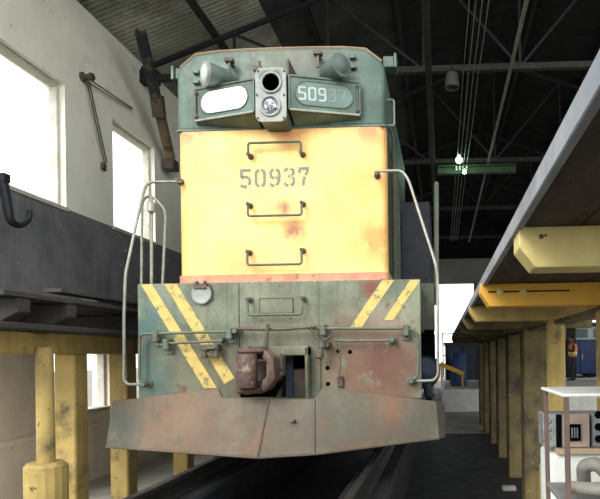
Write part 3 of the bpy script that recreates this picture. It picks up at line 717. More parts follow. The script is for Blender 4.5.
# class lamps, facing outwards
for s in (-1, 1):
    c = P(207, 73.5, YH - .2) if s < 0 else P(340, 66, YH - .2)
    ax = Vector((s * .74, -.68, -.03)).normalized()
    cl = lp(MB().lathe(c, ax, [(-.3, .03), (-.28, .06), (-.2, .09), (-.08, .108), (.0, .112), (.015, .112)], 20), 'class_lamp', 'lamp_body')
    MB().lathe(c, ax, [(.0, .118), (.03, .118), (.035, .105)], 20).part('lens_ring', 'fitting_grey' if s < 0 else 'lamp_body', cl)
    MB().lathe(c, ax, [(.03, .09), (.045, .07), (.055, .03), (.057, .001)], 16).part('lamp_lens', 'lens' if s < 0 else 'lamp_body', cl, label='pale glass lens' if s < 0 else 'painted-over lens')
    q = P(233, 66, YH) if s < 0 else P(320, 59, YH)
    lp(MB().bar((q.x, YH, q.z), (q.x, YH - .12, q.z), .03, .03).bar((q.x, YH - .1, q.z + .02), (q.x, YH - .1, q.z - .14), .025, .025).box((q.x - .045, YH - .13, q.z - .015), (q.x + .045, YH - .06, q.z + .025), .006), 'lamp_clamp', 'old_iron')
    for dy in (0, 10):
        q = P(197, 73 + dy, YH) if s < 0 else P(353, 58 + dy, YH)
        lp(MB().box((q.x - .035, YH - .04, q.z - .02), (q.x + .035, YH, q.z + .02), .006), 'lamp_catch', 'loco_green_top')
    q = P(350, 67, YH)

# ---- end plate with the coupler pocket
TH = .03
xl, xr_ = P(138, 340, YE).x, P(421, 340, YE).x
ztop = P(280, 281.5, YE).z; zbot = P(280, 400, YE).z
xa, xb = P(239.5, 360, YE).x, P(319, 360, YE).x; zp = P(270, 349, YE).z; xs = P(227, 360, YE).x
for n, lo_, hi_ in (('end_plate', (xl, zbot), (xa, ztop)), ('end_plate', (xa + .004, zp), (xb - .004, ztop)), ('end_plate', (xb, zbot), (xr_, ztop))):
    lp(MB().box((lo_[0], YE, lo_[1]), (hi_[0], YE + TH, hi_[1]), .006), n, 'loco_green')
lp(MB().box((xs - .012, YE - .004, zp - .12), (xs + .006, YE, ztop - .01)).box((xb - .006, YE - .006, zbot), (xb + .008, YE, ztop - .03)), 'weld_seam', 'loco_green')
lp(MB().box((xl + .01, YE + TH, ztop - .035), (xr_ - .01, 17, ztop - .01)), 'deck', 'side_olive')
lp(MB().box((xr_ - .05, YE + TH, 1.3), (xr_ - .01, 16.8, ztop - .035), .004), 'side_sill', 'side_olive')
lp(MB().box((xl + .01, YE + TH, 1.3), (xl + .05, 16.8, ztop - .035), .004), 'side_sill', 'side_olive')
lp(MB().box((-2.4, YE + .9, .75), (-.95, 16.8, 1.7)), 'underframe', 'dark_void')
# stripes
def stripe(q):
    b = MB(); b.prism([P(x, y, YE) + Vector((0, -.0005, 0)) for x, y in q], (0, -.0025, 0)); lp(b, 'warning_stripe', 'stripe_yellow')
stripe([(141, 284.5), (152, 284.2), (217, 388), (204, 388)])
stripe([(164.5, 284), (176.5, 283.8), (234.5, 378), (224.5, 384)])
stripe([(382, 280.5), (394, 280.2), (361.5, 327.5), (350, 327.5)])
stripe([(410, 280), (420.3, 280), (393, 320), (384, 320)])
# little access door with handle
q0, q1 = P(260, 313, YE), P(293, 298, YE)
dd = lp(MB().box((q0.x, YE - .008, q0.z), (q1.x, YE, q1.z), .003), 'access_door', 'loco_green')
MB().tube([(q0.x, YE - .01, q0.z), (q0.x, YE - .01, q1.z), (q1.x, YE - .01, q1.z), (q1.x, YE - .01, q0.z)], .006, 6, closed=True).part('door_rim', 'pipe_green', dd)
grab(((250.5, 300), (304, 299)), 315, YE)
q = P(202.5, 294.5, YE)
gd = lp(MB().lathe((q.x, YE, q.z), (0, -1, 0), [(0, .1), (.03, .1), (.036, .09), (.03, .075), (.032, .02), (.034, .001)], 24), 'round_cover', 'fitting_grey')
MB().box((q.x - .07, YE - .045, q.z + .05), (q.x + .06, YE - .0, q.z + .1), .006).box((q.x - .05, YE - .05, q.z + .1), (q.x - .035, YE, q.z + .13)).box((q.x + .03, YE - .05, q.z + .1), (q.x + .045, YE, q.z + .13)).part('cover_hinge', 'old_iron', gd)
lp(MB().tube([P(210, 285, YE - .012), P(212, 290, YE - .012), P(212, 300, YE - .012)], .008, 6), 'cover_chain', 'old_iron')
# bolt holes on the right
for px, py in ((338.5, 351), (350, 352), (327.5, 368), (328, 384)):
    q = P(px, py, YE); lp(MB().lathe((q.x, YE - .0015, q.z), (0, 1, 0), [(0, .022), (.001, .022)], 12), 'bolt_hole', 'dark_void')
# rods and pipes
def rod(pts, Y, r, n='uncoupling_rod', m='pipe_green', fil=.04):
    return lp(MB().tube([P(x, y, Y) for x, y in pts], r, 8, fil), n, m)
YR = YE - .09
rod([(144, 384), (139.5, 380), (139.5, 337), (143, 334), (228, 331.5), (233, 331)], YR, .015)
rod([(160, 344), (163, 346), (166, 343.5), (200, 342), (219, 341)], YR, .013, 'air_pipe')
rod([(237, 328.5), (262, 329.5), (290, 329), (316, 326.5)], YR - .02, .015, m='old_iron')
rod([(309, 328.5), (407, 328.5), (416, 331), (418, 340), (418, 376), (411, 381)], YR, .015)
rod([(334, 340), (345, 341), (388, 340.5), (394, 338)], YR, .013, 'air_pipe')
rod([(311, 328), (316, 337), (322, 344)], YR - .02, .012, 'lift_link', 'old_iron', 0)
rod([(335, 340), (340, 352), (341, 366), (339, 377)], YR - .02, .006, 'hose_wire', 'old_iron')
lk = rod([(268, 324), (266.5, 337), (266, 347)], YR - .05, .02, 'lift_link', 'old_iron', 0)
for x, y in ((155.5, 336), (229.5, 333), (323, 329.5), (406, 330), (166, 344)):
    q = P(x, y, YR)
    lp(MB().box((q.x - .028, YR - .03, q.z - .06), (q.x + .028, YE, q.z + .05), .008).box((q.x - .04, YE - .02, q.z - .1), (q.x + .04, YE, q.z + .0), .004), 'rod_bracket', 'pipe_green')
for x, y in ((221, 340), (235, 331), (392, 340), (411, 381), (144, 384)):
    q = P(x, y, YR); lp(MB().lathe((q.x, YE, q.z), (0, -1, 0), [(0, .045), (.02, .045), (.022, .03), (.1, .03), (.12, .022)], 10), 'pipe_fitting', 'pipe_green')
# angle cocks
q = P(210, 349, YR)
ac = lp(MB().box((q.x - .085, YR - .03, q.z - .02), (q.x + .085, YE, q.z + .045), .012), 'angle_cock', 'old_iron')
for dx in (-.055, .02, .06):
    MB().lathe((q.x + dx, YR, q.z), (0, 0, -1), [(0, .026), (.05, .026), (.06, .034), (.085, .034), (.09, .02)], 10).part('cock_nozzle', 'old_iron', ac)
MB().box((q.x - .02, YR - .06, q.z + .0), (q.x + .07, YR - .03, q.z + .02), .004).part('cock_handle', 'pipe_green', ac)
q = P(323, 348, YR - .04)
ac = lp(MB().lathe((q.x, YR - .04, q.z + .05), (-.25, -.1, -1), [(-.02, .02), (0, .035), (.05, .035), (.06, .025), (.09, .025), (.1, .04), (.15, .042), (.16, .025)], 12).box((q.x - .03, YR - .05, q.z), (q.x + .06, YE, q.z + .06), .012), 'angle_cock', 'old_iron')
MB().bar((q.x, YR - .07, q.z + .06), (q.x + .1, YR - .07, q.z + .12), .02, .014, .003).part('cock_handle', 'old_iron', ac)
q = P(341, 382, YE); lp(MB().box((q.x - .03, YE - .03, q.z - .05), (q.x + .03, YE, q.z + .06), .01), 'small_tab', 'rusty_steel')
# ---- coupler pocket and coupler
zb2 = zbot - .12
lp(MB().box((xa + .0, YE + .5, zb2), (xb, YE + .52, zp + .06)).box((xa - .02, YE + TH, zb2), (xa, YE + .52, zp)).box((xb, YE + TH, zb2), (xb + .02, YE + .52, zp)).box((xa, YE + TH, zp), (xb, YE + .5, zp + .02)), 'coupler_pocket', 'dark_void')
q0, q1 = P(272, 356, YE - .12), P(308, 346, YE - .12)
lp(MB().box((q0.x - .05, YE - .14, q0.z), (q1.x, YE + .25, q1.z), .01), 'pocket_roof', 'loco_green')
lp(MB().box((q1.x - .03, YE - .14, zb2), (q1.x, YE + .25, q1.z - .01), .008), 'pocket_cheek', 'loco_green')
lp(MB().box((q1.x, YE - .02, zb2), (xb + .02, YE + .03, q1.z), .006), 'pocket_flange', 'loco_green')
q = P(296, 376, YE + .05); lp(MB().box((q.x - .09, YE + .1, zb2), (q.x + .09, YE + .2, q.z + .07), .01), 'draft_gear_plate', 'old_iron')
q = P(288, 366, YE); lp(MB().box((q.x - .05, YE + .08, zb2 + .1), (q.x + .03, YE + .12, q.z + .14), .006), 'draft_gear_stop', 'blue_tank')
YK = 4.86
def K(x, y, Y=YK): return P(x - 3, y, Y)
cp = lp(MB().prism([K(x, y, 5.06) for x, y in ((240, 347.5), (266, 346.5), (277, 357), (279, 380), (270, 391), (262, 394), (239, 394), (239, 381), (268, 381), (268, 359), (240, 359))], (0, .12, 0), .012, 1), 'coupler_head', 'rusty_steel')
MB().prism([K(x, y, 4.9) for x, y in ((267, 349), (276, 358), (278, 379), (270, 390), (264, 391), (265, 380), (269, 377), (269, 362), (265, 358))], (0, .18, 0), .012, 2).part('coupler_jaw', 'rusty_steel', cp)
kz0, kz1 = K(246, 389).z, K(246, 354).z; kx0, kx1 = K(236.5, 370).x, K(257, 370).x
MB().prism([(kx0, YK + .14, kz0), (kx0 + .01, YK + .03, kz0), (kx0 + .05, YK, kz0), (kx1 - .04, YK, kz0), (kx1, YK + .03, kz0), (kx1 + .005, YK + .1, kz0), (kx1 - .04, YK + .16, kz0), (kx1 - .06, YK + .24, kz0), (kx0 + .02, YK + .24, kz0)], (0, 0, kz1 - kz0), .02, 2).part('knuckle', 'rusty_steel', cp)
MB().lathe((kx0 + .07, YK + .15, kz0 - .06), (0, 0, 1), [(0, .03), (.02, .045), (.05, .045), (kz1 - kz0 + .09, .045), (kz1 - kz0 + .1, .05), (kz1 - kz0 + .13, .03)], 12).part('knuckle_pin', 'old_iron', cp)
MB().box((kx0 - .0, YK + .08, kz1 - .0), (kx1 + .06, YK + .3, kz1 + .05), .02).part('coupler_lug', 'rusty_steel', cp)
MB().box((kx0 - .0, YK + .08, kz0 - .045), (kx1 + .03, YK + .3, kz0), .02).part('coupler_lug', 'rusty_steel', cp)
q = K(281, 368, 5.15); MB().box((q.x - .03, 5.12, q.z - .09), (q.x + .045, 5.26, q.z + .13), .02).box((q.x + .015, 5.1, q.z - .02), (q.x + .055, 5.2, q.z + .03), .008).part('guard_arm', 'old_iron', cp)
q = K(262, 370, 5.2); MB().box((q.x - .1, 5.24, q.z - .13), (q.x + .1, 5.98, q.z + .1), .02).part('shank', 'old_iron', cp)
# ---- pilot plough
def pil(px, py, Y): return P(px, py, Y)
BL, BR = [P(106, 447, 5.42), P(257, 458, 4.85), P(314, 454.5, 4.95), P(439, 438.5, 5.38)], None
TLs = [P(112.5, 401, 5.47), P(218, 389.5, 5.2), P(222, 397.5, 5.18), P(268.5, 399, 5.1), P(314, 399.5, 5.13), P(322.5, 388, 5.18), P(436, 401.5, 5.46)]
def plough(bot, top, n=6, m=4):
    """ruled sheet between the bottom edge and the (notched) top line, given thickness backwards"""
    bot = [Vector(p) for p in bot]; top = [Vector(p) for p in top]; T = []
    for a, c in zip(top[:-1], top[1:]):
        for k in range(n): T.append(a.lerp(c, k / n))
    T.append(top[-1]); L = [0.0]
    for a, c in zip(T[:-1], T[1:]): L.append(L[-1] + max(.004, math.hypot(c.x - a.x, c.y - a.y)))
    b = MB(); G = []
    for d in (0, .03):
        G.append([[b.bm.verts.new(bot[0].lerp(bot[-1], l / L[-1]).lerp(t, k / m) + Vector((0, d, 0))) for k in range(m + 1)] for t, l in zip(T, L)])
    f, g = G; N = len(T)
    for i in range(N - 1):
        for k in range(m):
            b.bm.faces.new((f[i][k], f[i + 1][k], f[i + 1][k + 1], f[i][k + 1])); b.bm.faces.new((g[i][k], g[i][k + 1], g[i + 1][k + 1], g[i + 1][k]))
        b.bm.faces.new((f[i][m], f[i + 1][m], g[i + 1][m], g[i][m])); b.bm.faces.new((f[i][0], g[i][0], g[i + 1][0], f[i + 1][0]))
    for k in range(m):
        b.bm.faces.new((f[0][k], f[0][k + 1], g[0][k + 1], g[0][k])); b.bm.faces.new((f[-1][k], g[-1][k], g[-1][k + 1], f[-1][k + 1]))
    bmesh.ops.recalc_face_normals(b.bm, faces=b.bm.faces[:]); return b
BLp = BL
lp(plough([BLp[0], BLp[1]], [TLs[0], TLs[1], TLs[2], TLs[3]]), 'pilot_wing', 'pilot_brown')
lp(plough([BLp[1], BLp[2]], [TLs[3], TLs[4]]), 'pilot_centre', 'pilot_brown')
lp(plough([BLp[2], BLp[3]], [TLs[4], TLs[5], TLs[6]]), 'pilot_wing', 'pilot_brown')
e0, e1 = P(445.5, 437, 5.62), P(445, 405, 5.66)
lp(plough([BLp[3], e0], [TLs[6], e1]), 'pilot_end', 'pilot_brown')
lp(plough([BLp[0] + Vector((-.0, .25, 0)), BLp[0]], [TLs[0] + Vector((0, .25, 0)), TLs[0]]), 'pilot_end', 'pilot_brown')
lp(MB().tube([BLp[1] + Vector((0, -.006, 0)), TLs[3] + Vector((0, -.006, 0))], .012, 6), 'weld_bead', 'pilot_brown')
lp(MB().tube([BLp[2] + Vector((0, -.006, 0)), TLs[4] + Vector((0, -.006, 0))], .012, 6), 'weld_bead', 'pilot_brown')
for a_, c_ in ((BLp[0], BLp[1]), (BLp[1], BLp[2]), (BLp[2], BLp[3])):
    lp(MB().tube([a_ + Vector((0, .01, .004)), c_ + Vector((0, .01, .004))], .016, 6), 'bottom_lip', 'pilot_brown')
q = P(293, 421, 5.0); lp(MB().lathe((q.x, q.y, q.z), (0, -1, .3), [(-.05, .02), (0, .02), (.02, .014)], 8), 'stub_bolt', 'old_iron')
# backing: shelf between plate and plough, braces
lp(MB().prism([(-3.0, YE + .03, .62), (-.3, YE + .03, .62), (-.75, 5.34, .62), (-2.6, 5.34, .62)], (0, 0, .02)), 'pilot_shelf', 'pilot_brown')
for x in (-2.6, -1.67, -.7):
    lp(MB().bar((x, 5.35, .4), (x, 6.3, .95), .05, .1), 'pilot_brace', 'old_iron')
lp(MB().box((xl + .02, YE + TH, .62), (xl + .04, YE + .2, ztop - .03)).box((xr_ - .04, YE + TH, .62), (xr_ - .02, YE + .2, ztop - .03)), 'plate_stiffener', 'side_olive')
# ---- end handrails
def hand(pts, r=.0145, m='pipe_grey', n='handrail', fil=.07):
    return lp(MB().tube([P(x, y, Y) for x, y, Y in pts], r, 8, fil), n, m)
ZF = YE - .06
hand([(181, 182, YH), (180, 181.5, YH - .08), (147, 182, YH - .14), (142, 197, YH - .17), (125.5, 274, ZF), (124, 317, ZF), (124, 380, ZF), (128, 384.5, ZF), (144, 384, ZF)])
hand([(377.5, 178, YH), (377.5, 171, YH - .08), (402, 170.5, YH - .12), (408.5, 179.5, YH - .15), (435, 262, ZF), (437.5, 275, ZF), (438, 375, ZF), (434, 380.5, ZF), (411, 381, ZF)])
for x, y in ((181, 182), (377.5, 176)):
    q = P(x, y, YH); lp(MB().lathe((q.x, YH, q.z), (0, -1, 0), [(0, .035), (.02, .035), (.03, .022), (.1, .022)], 10), 'rail_socket', 'old_iron')
q = YE + .25
hand([(141.5, 284, q), (142, 203, q), (146, 196, q), (155, 198, q), (164, 209, q), (165.5, 217, q), (162.5, 284, q)], .014)
hand([(151.5, 284, q - .1), (151.5, 197, q - .1)], .016, fil=0)
c = P(151, 207, q - .13); lp(MB().box((c.x - .03, c.y - .03, c.z - .06), (c.x + .03, c.y + .04, c.z + .06), .015), 'rail_clamp', 'pipe_grey')
hand([(436.3, 300, 6.9), (436.3, 184, 6.9)], .032, 'pipe_green', 'stanchion', 0)
c = P(436.3, 184, 6.9); lp(MB().ball(c, .032, 2), 'stanchion_cap', 'pipe_green')
q0 = P(436.3, 300, 6.9); lp(MB().box((q0.x - .12, 6.84, q0.z - .06), (q0.x + .04, 6.96, q0.z + .01), .01), 'stanchion_foot', 'side_olive')
# ---- running gear
for yw in (7.0, 8.7, 13.5, 15.2):
    ax = lp(MB().tube([(-2.36, yw, .5), (-.70, yw, .5)], .08, 12), 'axle', 'old_iron')
    for xw, s in ((-2.36, 1), (-.70, -1)):
        MB().lathe((xw - s * .06, yw, .5), (s, 0, 0), [(0, .49), (.13, .5), (.135, .53), (.16, .53), (.165, .42), (.1, .38), (.1, .15), (.18, .13), (.18, .001)], 32).part('wheel', 'rail_steel', ax)
for y0 in (6.45, 12.9):
    for x in (-2.72, -.6):
        lp(MB().prism([(x - .05, y0, .55), (x - .05, y0 + .9, .55), (x - .05, y0 + 1.1, .3), (x - .05, y0 + 1.7, .3), (x - .05, y0 + 1.9, .55), (x - .05, y0 + 2.85, .55), (x - .05, y0 + 2.7, .85), (x - .05, y0 + .15, .85)], (.1, 0, 0), .02, 1), 'truck_frame', 'dark_blue_steel')
qa, qb = P(421, 330, 6.6), P(434, 283, 6.6)
lp(MB().box((qa.x - .25, 6.6, qa.z), (qb.x, 7.1, qb.z), .01), 'step_panel', 'side_olive')
qa, qb = P(424, 364, 6.75), P(436, 331, 6.75)
lp(MB().box((qa.x - .3, 6.75, qa.z), (qb.x - .03, 8.4, qb.z)), 'gap_shade_box', 'dark_void')  # near-black box added to keep the gap below the step panel dark
qc = P(424, 372, 6.5)
lp(MB().lathe((qc.x, 6.4, qc.z), (0, 1, 0), [(0, .02), (.04, .16), (.1, .19), (1.9, .19), (1.96, .16), (2, .02)], 20), 'air_reservoir', 'blue_tank')
lp(MB().box((-2.7, 9.5, .45), (-.45, 12.6, 1.3), .08, seg=2), 'fuel_tank', 'dark_blue_steel')
lp(MB().tube([P(427, 384, 6), P(428, 394, 6), P(433, 398, 6)], .045, 10), 'brake_hose', 'rubber')

# ================================================================== equipment cart, cabinet and panel at lower right
Yn, Yf = 2.3, 2.75; XA = P(566, 396, Yn).x; ZTb = P(566, 393.5, Yn).z; SF = 2.3 / 2.62
rk = thing('equipment_rack', 'tall thin-legged rack with a white top beside the yellow columns', 'rack', (1.0, 2.9, FL))
MB().box((XA - .02, Yn - .02, ZTb - .015), (1.3, Yf + .02, ZTb), .005).part('rack_top', 'white_paint', rk)
for x in (XA, 1.27):
    for y in (Yn, Yf):
        MB().bar((x + (.02 if x < 1 else -.02), y, FL), (x, y, ZTb - .015), .02, .02, .002).part('leg', 'rack_pink', rk)
zsh = CAMZ - (CAMZ - .325) * SF
MB().box((XA, Yn, zsh - .025), (1.28, Yf, zsh), .004).part('lower_shelf', 'panel_grey', rk)
MB().bar((XA, Yn, -.45), (1.27, Yn, -.45), .025, .025).part('rail', 'rack_pink', rk)
MB().bar((XA + .01, Yn, -.45), (XA + .01, Yf, -.45), .025, .025).part('rail', 'rack_pink', rk)
CYF = 3.02
q = P(540, 452, 3.33); cx0 = q.x; ctop = P(560, 454, CYF).z
cab = thing('cabinet', 'white painted chipped steel cabinet standing behind the thin-legged rack', 'cabinet', (cx0 + .45, CYF + .25, FL))
MB().box((cx0, CYF, FL), (1.35, 3.33, ctop), .02, seg=2).part('cabinet_body', 'white_paint', cab)
MB().box((cx0 + .07, CYF - .006, FL + .1), (1.3, CYF + .001, ctop - .07), .004).part('cabinet_door', 'white_paint', cab)
MB().box((cx0 + .1, CYF - .03, ctop - .28), (cx0 + .13, CYF - .005, ctop - .16), .006).part('door_handle', 'old_iron', cab)
q = P(556, 448, CYF)
MB().box((q.x, CYF - .03, ctop), (1.33, CYF + .3, ctop + .03), .004).thing('wooden_board', 'board_wood', 'worn wooden board lying on top of the white cabinet', 'board', (1.1, CYF + .1, ctop))
zb_, zt_ = ctop + .031, P(560, 414, CYF).z
bx0 = P(544, 430, CYF).x; bx1 = P(590, 430, CYF).x
pn = thing('control_box', 'grey electrical control box with a square dark socket, on the wooden board', 'control box', (.9, CYF + .1, zb_))
PYF = CYF + .02
bx0 = max(bx0, P(556, 448, CYF).x - .07)
MB().box((bx0, PYF, zb_), (bx1, PYF + .16, zt_), .006).part('box_body', 'panel_grey', pn)
a1, a2 = P(556, 430, PYF).x, P(567, 430, PYF).x
MB().box((a1, PYF - .006, zb_ + .003), (a1 + .03, PYF + .001, zt_ - .004), .002).part('dark_strip', 'dark_void', pn)
MB().box((a1 + .035, PYF - .012, zb_ + .002), (bx1, PYF + .001, zt_ - .002), .004).part('front_panel', 'panel_tan', pn)
s0, s1 = P(568, 441, PYF), P(581, 423.5, PYF)
sk = MB().box((s0.x, PYF - .014, s0.z), (s1.x, PYF - .011, s1.z)).part('socket_recess', 'dark_void', pn)
MB().tube([(s0.x, PYF - .015, s0.z), (s0.x, PYF - .015, s1.z), (s1.x, PYF - .015, s1.z), (s1.x, PYF - .015, s0.z)], .005, 6, closed=True).part('socket_rim', 'panel_grey', pn)
for k in range(3):
    x = s0.x + .015 + k * .014
    MB().box((x, PYF - .02, s0.z + .02), (x + .006, PYF - .013, s1.z - .02)).part('socket_blade', 'panel_grey', sk)
for px, py in ((549, 421), (549, 429), (549, 437)):
    q = P(px, py, PYF); MB().lathe((q.x, PYF, q.z), (0, -1, 0), [(0, .014), (.006, .014), (.012, .008)], 10).part('panel_knob', 'panel_grey', pn)
px0 = P(592, 430, PYF).x
p2 = thing('control_box', 'dark perforated panel box at the right edge, right of the square-socket box', 'control box', (px0 + .15, CYF + .1, zb_))
MB().box((px0, PYF, zb_), (px0 + .35, PYF + .16, zt_), .006).part('box_body', 'panel_grey', p2)
for k in range(3):
    for j in range(3):
        MB().lathe((px0 + .035 + .07 * k, PYF, zb_ + .045 + .065 * j), (0, -1, 0), [(0, .021), (.005, .021), (.0055, .001)], 12).part('round_socket', 'dark_void', p2)
# pipe offcuts on the lower shelf
def lay(pts, r, label, fl=.05, m='pipe_dull', z=None):
    pts = [Vector((p[0] * SF + .01, p[1] * SF, zsh + p[2] * SF)) for p in pts]; r *= SF; fl *= SF
    b = MB().tube(pts, r, 12, fl)
    e0, e1 = Vector(pts[0]), Vector(pts[-1]); d = (e1 - Vector(pts[-2])).normalized()
    b.lathe(e1 - d * .03, d, [(0, r * 1.02), (.0, r * 1.35), (.035, r * 1.35), (.036, r * .8)], 12)
    return b.thing('pipe_fitting', m, label, 'pipe', (pts[0][0], pts[0][1], zsh), 'pipe fittings on the rack shelf')
lay([(.61, 2.78, .055), (.78, 2.74, .05)], .032, 'short straight grey pipe on the rack shelf by its left leg', 0)
lay([(.72, 2.95, .04), (.70, 2.88, .14), (.76, 2.84, .16), (.86, 2.84, .045)], .036, 'bent grey pipe elbow arching highest in the pile on the rack shelf')
lay([(.84, 2.74, .042), (1.0, 2.7, .06), (1.14, 2.78, .042)], .038, 'gently curved grey pipe lying at the front of the rack shelf', .08)
lay([(.86, 2.96, .045), (.95, 2.94, .12), (1.08, 2.98, .13), (1.2, 2.98, .045)], .04, 'grey pipe bend at the back right of the rack shelf', .08)

# ================================================================== distance: person, railcar, yard
# railcar
rc = thing('railcar', 'blue railcar with a pale window band standing behind the person in the vest', 'railcar', (7.3, 25.6, -.06))
RY = 25.2
MB().box((4.0, RY, .1), (7.8, RY + 2.2, 1.62), .03).part('car_body', 'blue_paint', rc)
MB().box((4.0, RY - .01, 1.62), (7.8, RY + 2.2, 2.2), .03).part('window_band', 'pale_panel', rc)
for x in (4.35, 5.75, 6.75):
    MB().box((x, RY - .02, 1.72), (x + .75, RY, 2.1), .02).part('car_window', 'board_dark', rc)
MB().box((3.9, RY - .06, 2.2), (7.9, RY + 2.3, 2.4), .06, seg=2).part('car_roof', 'roof_steel', rc)
dr = MB().box((6.15, RY - .03, .12), (7.0, RY, 1.6), .01).part('car_door', 'blue_paint', rc)
MB().box((6.22, RY - .06, .75), (6.26, RY - .03, 1.0), .005).part('door_handle', 'pale_panel', dr)
MB().box((5.55, RY - .12, -.06), (5.95, RY + .0, 2.2), .02).part('door_pillar', 'roof_steel', rc)
for x in (4.6, 5.6, 6.8):
    MB().lathe((x, RY + .2, .2), (0, 1, 0), [(0, .25), (.1, .26), (.12, .22), (1.6, .22), (1.62, .26), (1.7, .25)], 18).part('wheel', 'dark_blue_steel', rc)
# person
from_px = P(573, 382, 22.4)
px_, py_, pz_ = from_px.x, 22.4, -.045
pe = thing('person', 'person in an orange vest standing in profile, arms raised in front, before the blue railcar', 'person', (px_, py_, pz_))
def skin(name, m, verts, edges, root=0, sub=1):
    me = bpy.data.meshes.new(name); me.from_pydata([Vector(v[0]) for v in verts], edges, []); o = bpy.data.objects.new('tmp', me); COL.objects.link(o)
    md = o.modifiers.new('s', 'SKIN'); 
    for i, v in enumerate(verts):
        r = v[1]; me.skin_vertices[0].data[i].radius = (r, r) if not isinstance(r, tuple) else r
        me.skin_vertices[0].data[i].use_root = (i == root)
    sd = o.modifiers.new('d', 'SUBSURF'); sd.levels = sub; sd.render_levels = sub
    dg = bpy.context.evaluated_depsgraph_get(); me2 = bpy.data.meshes.new_from_object(o.evaluated_get(dg)); bpy.data.objects.remove(o)
    me2.materials.clear(); me2.materials.append(M[m]); me2.shade_smooth(); me2.name = name
    r = bpy.data.objects.new(name, me2); COL.objects.link(r); r.parent = pe; return r
# local frame: person faces -x ; y away from the viewer
JV = [((0, 0, .92), .13), ((0, 0, 1.12), .125), ((.01, 0, 1.34), .14), ((.0, 0, 1.46), .055), ((-.015, 0, 1.54), .055)]       # 0..4 spine, neck
JE = [(0, 1), (1, 2), (2, 3), (3, 4)]
for s in (-1, 1):
    n = len(JV)
    kx = -.05 if s < 0 else .06
    JV += [((0, s * .09, .88), .085), ((kx * .4, s * .1, .48), .055), ((kx, s * .1, .09), .04), ((kx - .13, s * .11, .035), .035)]
    JE += [(0, n), (n, n + 1), (n + 1, n + 2), (n + 2, n + 3)]
for s in (-1, 1):
    n = len(JV)
    hx, hz = (-.30, 1.22) if s > 0 else (-.36, 1.30)
    JV += [((.01, s * .18, 1.38), .055), ((-.03, s * .22, 1.12), .042), ((hx, s * .13, hz), .03), ((hx - .07, s * .12, hz + .03), .028)]
    JE += [(2, n), (n, n + 1), (n + 1, n + 2), (n + 2, n + 3)]
    w_ = n + 3
    for f in range(4):      # four fingers
        m_ = len(JV); fz = hz + .055 - .02 * f; ln = (.055, .065, .06, .045)[f]
        JV += [((hx - .1, s * .12, fz), .0095), ((hx - .1 - ln, s * .115 - s * .02, fz + .01), .008)]
        JE += [(w_, m_), (m_, m_ + 1)]
    m_ = len(JV)            # thumb from the side of the palm
    JV += [((hx - .06, s * .08, hz + .06), .011), ((hx - .1, s * .06, hz + .085), .009)]
    JE += [(n + 3, m_), (m_, m_ + 1)]
skin('body', 'skin', JV, JE)
hb = MB().ball((-.035, 0, 1.64), .105, 3, 0, (1.0, .78, 1.15))
hb.ball((-.138, 0, 1.625), .02, 2, 0, (1, .8, 1.3)).ball((-.045, .085, 1.63), .025, 2, 0, (1, .4, 1.4)).ball((-.045, -.085, 1.63), .025, 2, 0, (1, .4, 1.4)).ball((-.085, 0, 1.555), .045, 2, 0, (1, 1, .7))
ho = hb.mesh('head', 'skin'); ob = bpy.data.objects.new('head', ho); COL.objects.link(ob); ob.parent = pe
def sub(b, n, m):
    o = bpy.data.objects.new(n, b.mesh(n, m)); COL.objects.link(o); o.parent = pe; return o
sub(MB().ball((-.12, .035, 1.655), .012, 1).ball((-.12, -.035, 1.655), .012, 1), 'eyes', 'hair')
sub(MB().ball((-.128, 0, 1.585), .018, 2, 0, (.6, 1.2, .35)), 'mouth', 'cloth_dark')
sub(MB().ball((-.005, 0, 1.685), .112, 3, .03, (1.0, .86, .95)).ball((.055, 0, 1.63), .07, 2, .03), 'hair', 'hair')
skin('shirt', 'cloth_dark', [((0, 0, 1.0), .135), ((0, 0, 1.15), .135), ((.01, 0, 1.36), .15), ((0, 0, 1.45), .07)] + [((.01, s * .18, 1.38), .068) for s in (-1, 1)] + [((-.03, -.22, 1.12), .055), ((-.03, .22, 1.12), .055), ((-.33, -.135, 1.285), .04), ((-.27, .135, 1.21), .04)],
     [(0, 1), (1, 2), (2, 3), (2, 4), (2, 5), (4, 6), (5, 7), (6, 8), (7, 9)])
TV = [((0, 0, .98), .145), ((0, 0, .9), .14)]; TE = [(0, 1)]
for s in (-1, 1):
    n = len(TV); kx = -.05 if s < 0 else .06
    TV += [((0, s * .09, .82), .1), ((kx * .4, s * .1, .48), .072), ((kx, s * .1, .1), .058)]; TE += [(1, n), (n, n + 1), (n + 1, n + 2)]
skin('trousers', 'cloth_trouser', TV, TE)
b = MB()
rings = []
for z, rx, ry in ((.96, .165, .2), (1.1, .165, .2), (1.25, .175, .215), (1.38, .165, .21), (1.46, .11, .13)):
    rings.append([b.bm.verts.new((.005 + rx * math.cos(2 * PI * k / 18), ry * math.sin(2 * PI * k / 18), z)) for k in range(18)])
for i in range(4):
    for k in range(18): b.bm.faces.new((rings[i][k], rings[i][(k + 1) % 18], rings[i + 1][(k + 1) % 18], rings[i + 1][k]))
sub(b, 'vest', 'vest_orange')
b = MB()
for z, g in ((1.08, .004), (1.12, .004)):
    pass
rA = [[b.bm.verts.new((.005 + .17 * math.cos(2 * PI * k / 18), .205 * math.sin(2 * PI * k / 18), z)) for k in range(18)] for z in (1.06, 1.12)]
for k in range(18): b.bm.faces.new((rA[0][k], rA[0][(k + 1) % 18], rA[1][(k + 1) % 18], rA[1][k]))
sub(b, 'reflective_band', 'vest_tape')
for s in (-1, 1):
    kx = -.05 if s < 0 else .06
    sub(MB().box((kx - .2, s * .105 - .045, 0), (kx + .06, s * .105 + .045, .07), .02, seg=2).box((kx - .05, s * .105 - .045, .05), (kx + .06, s * .105 + .045, .12), .02), 'shoe', 'hair')
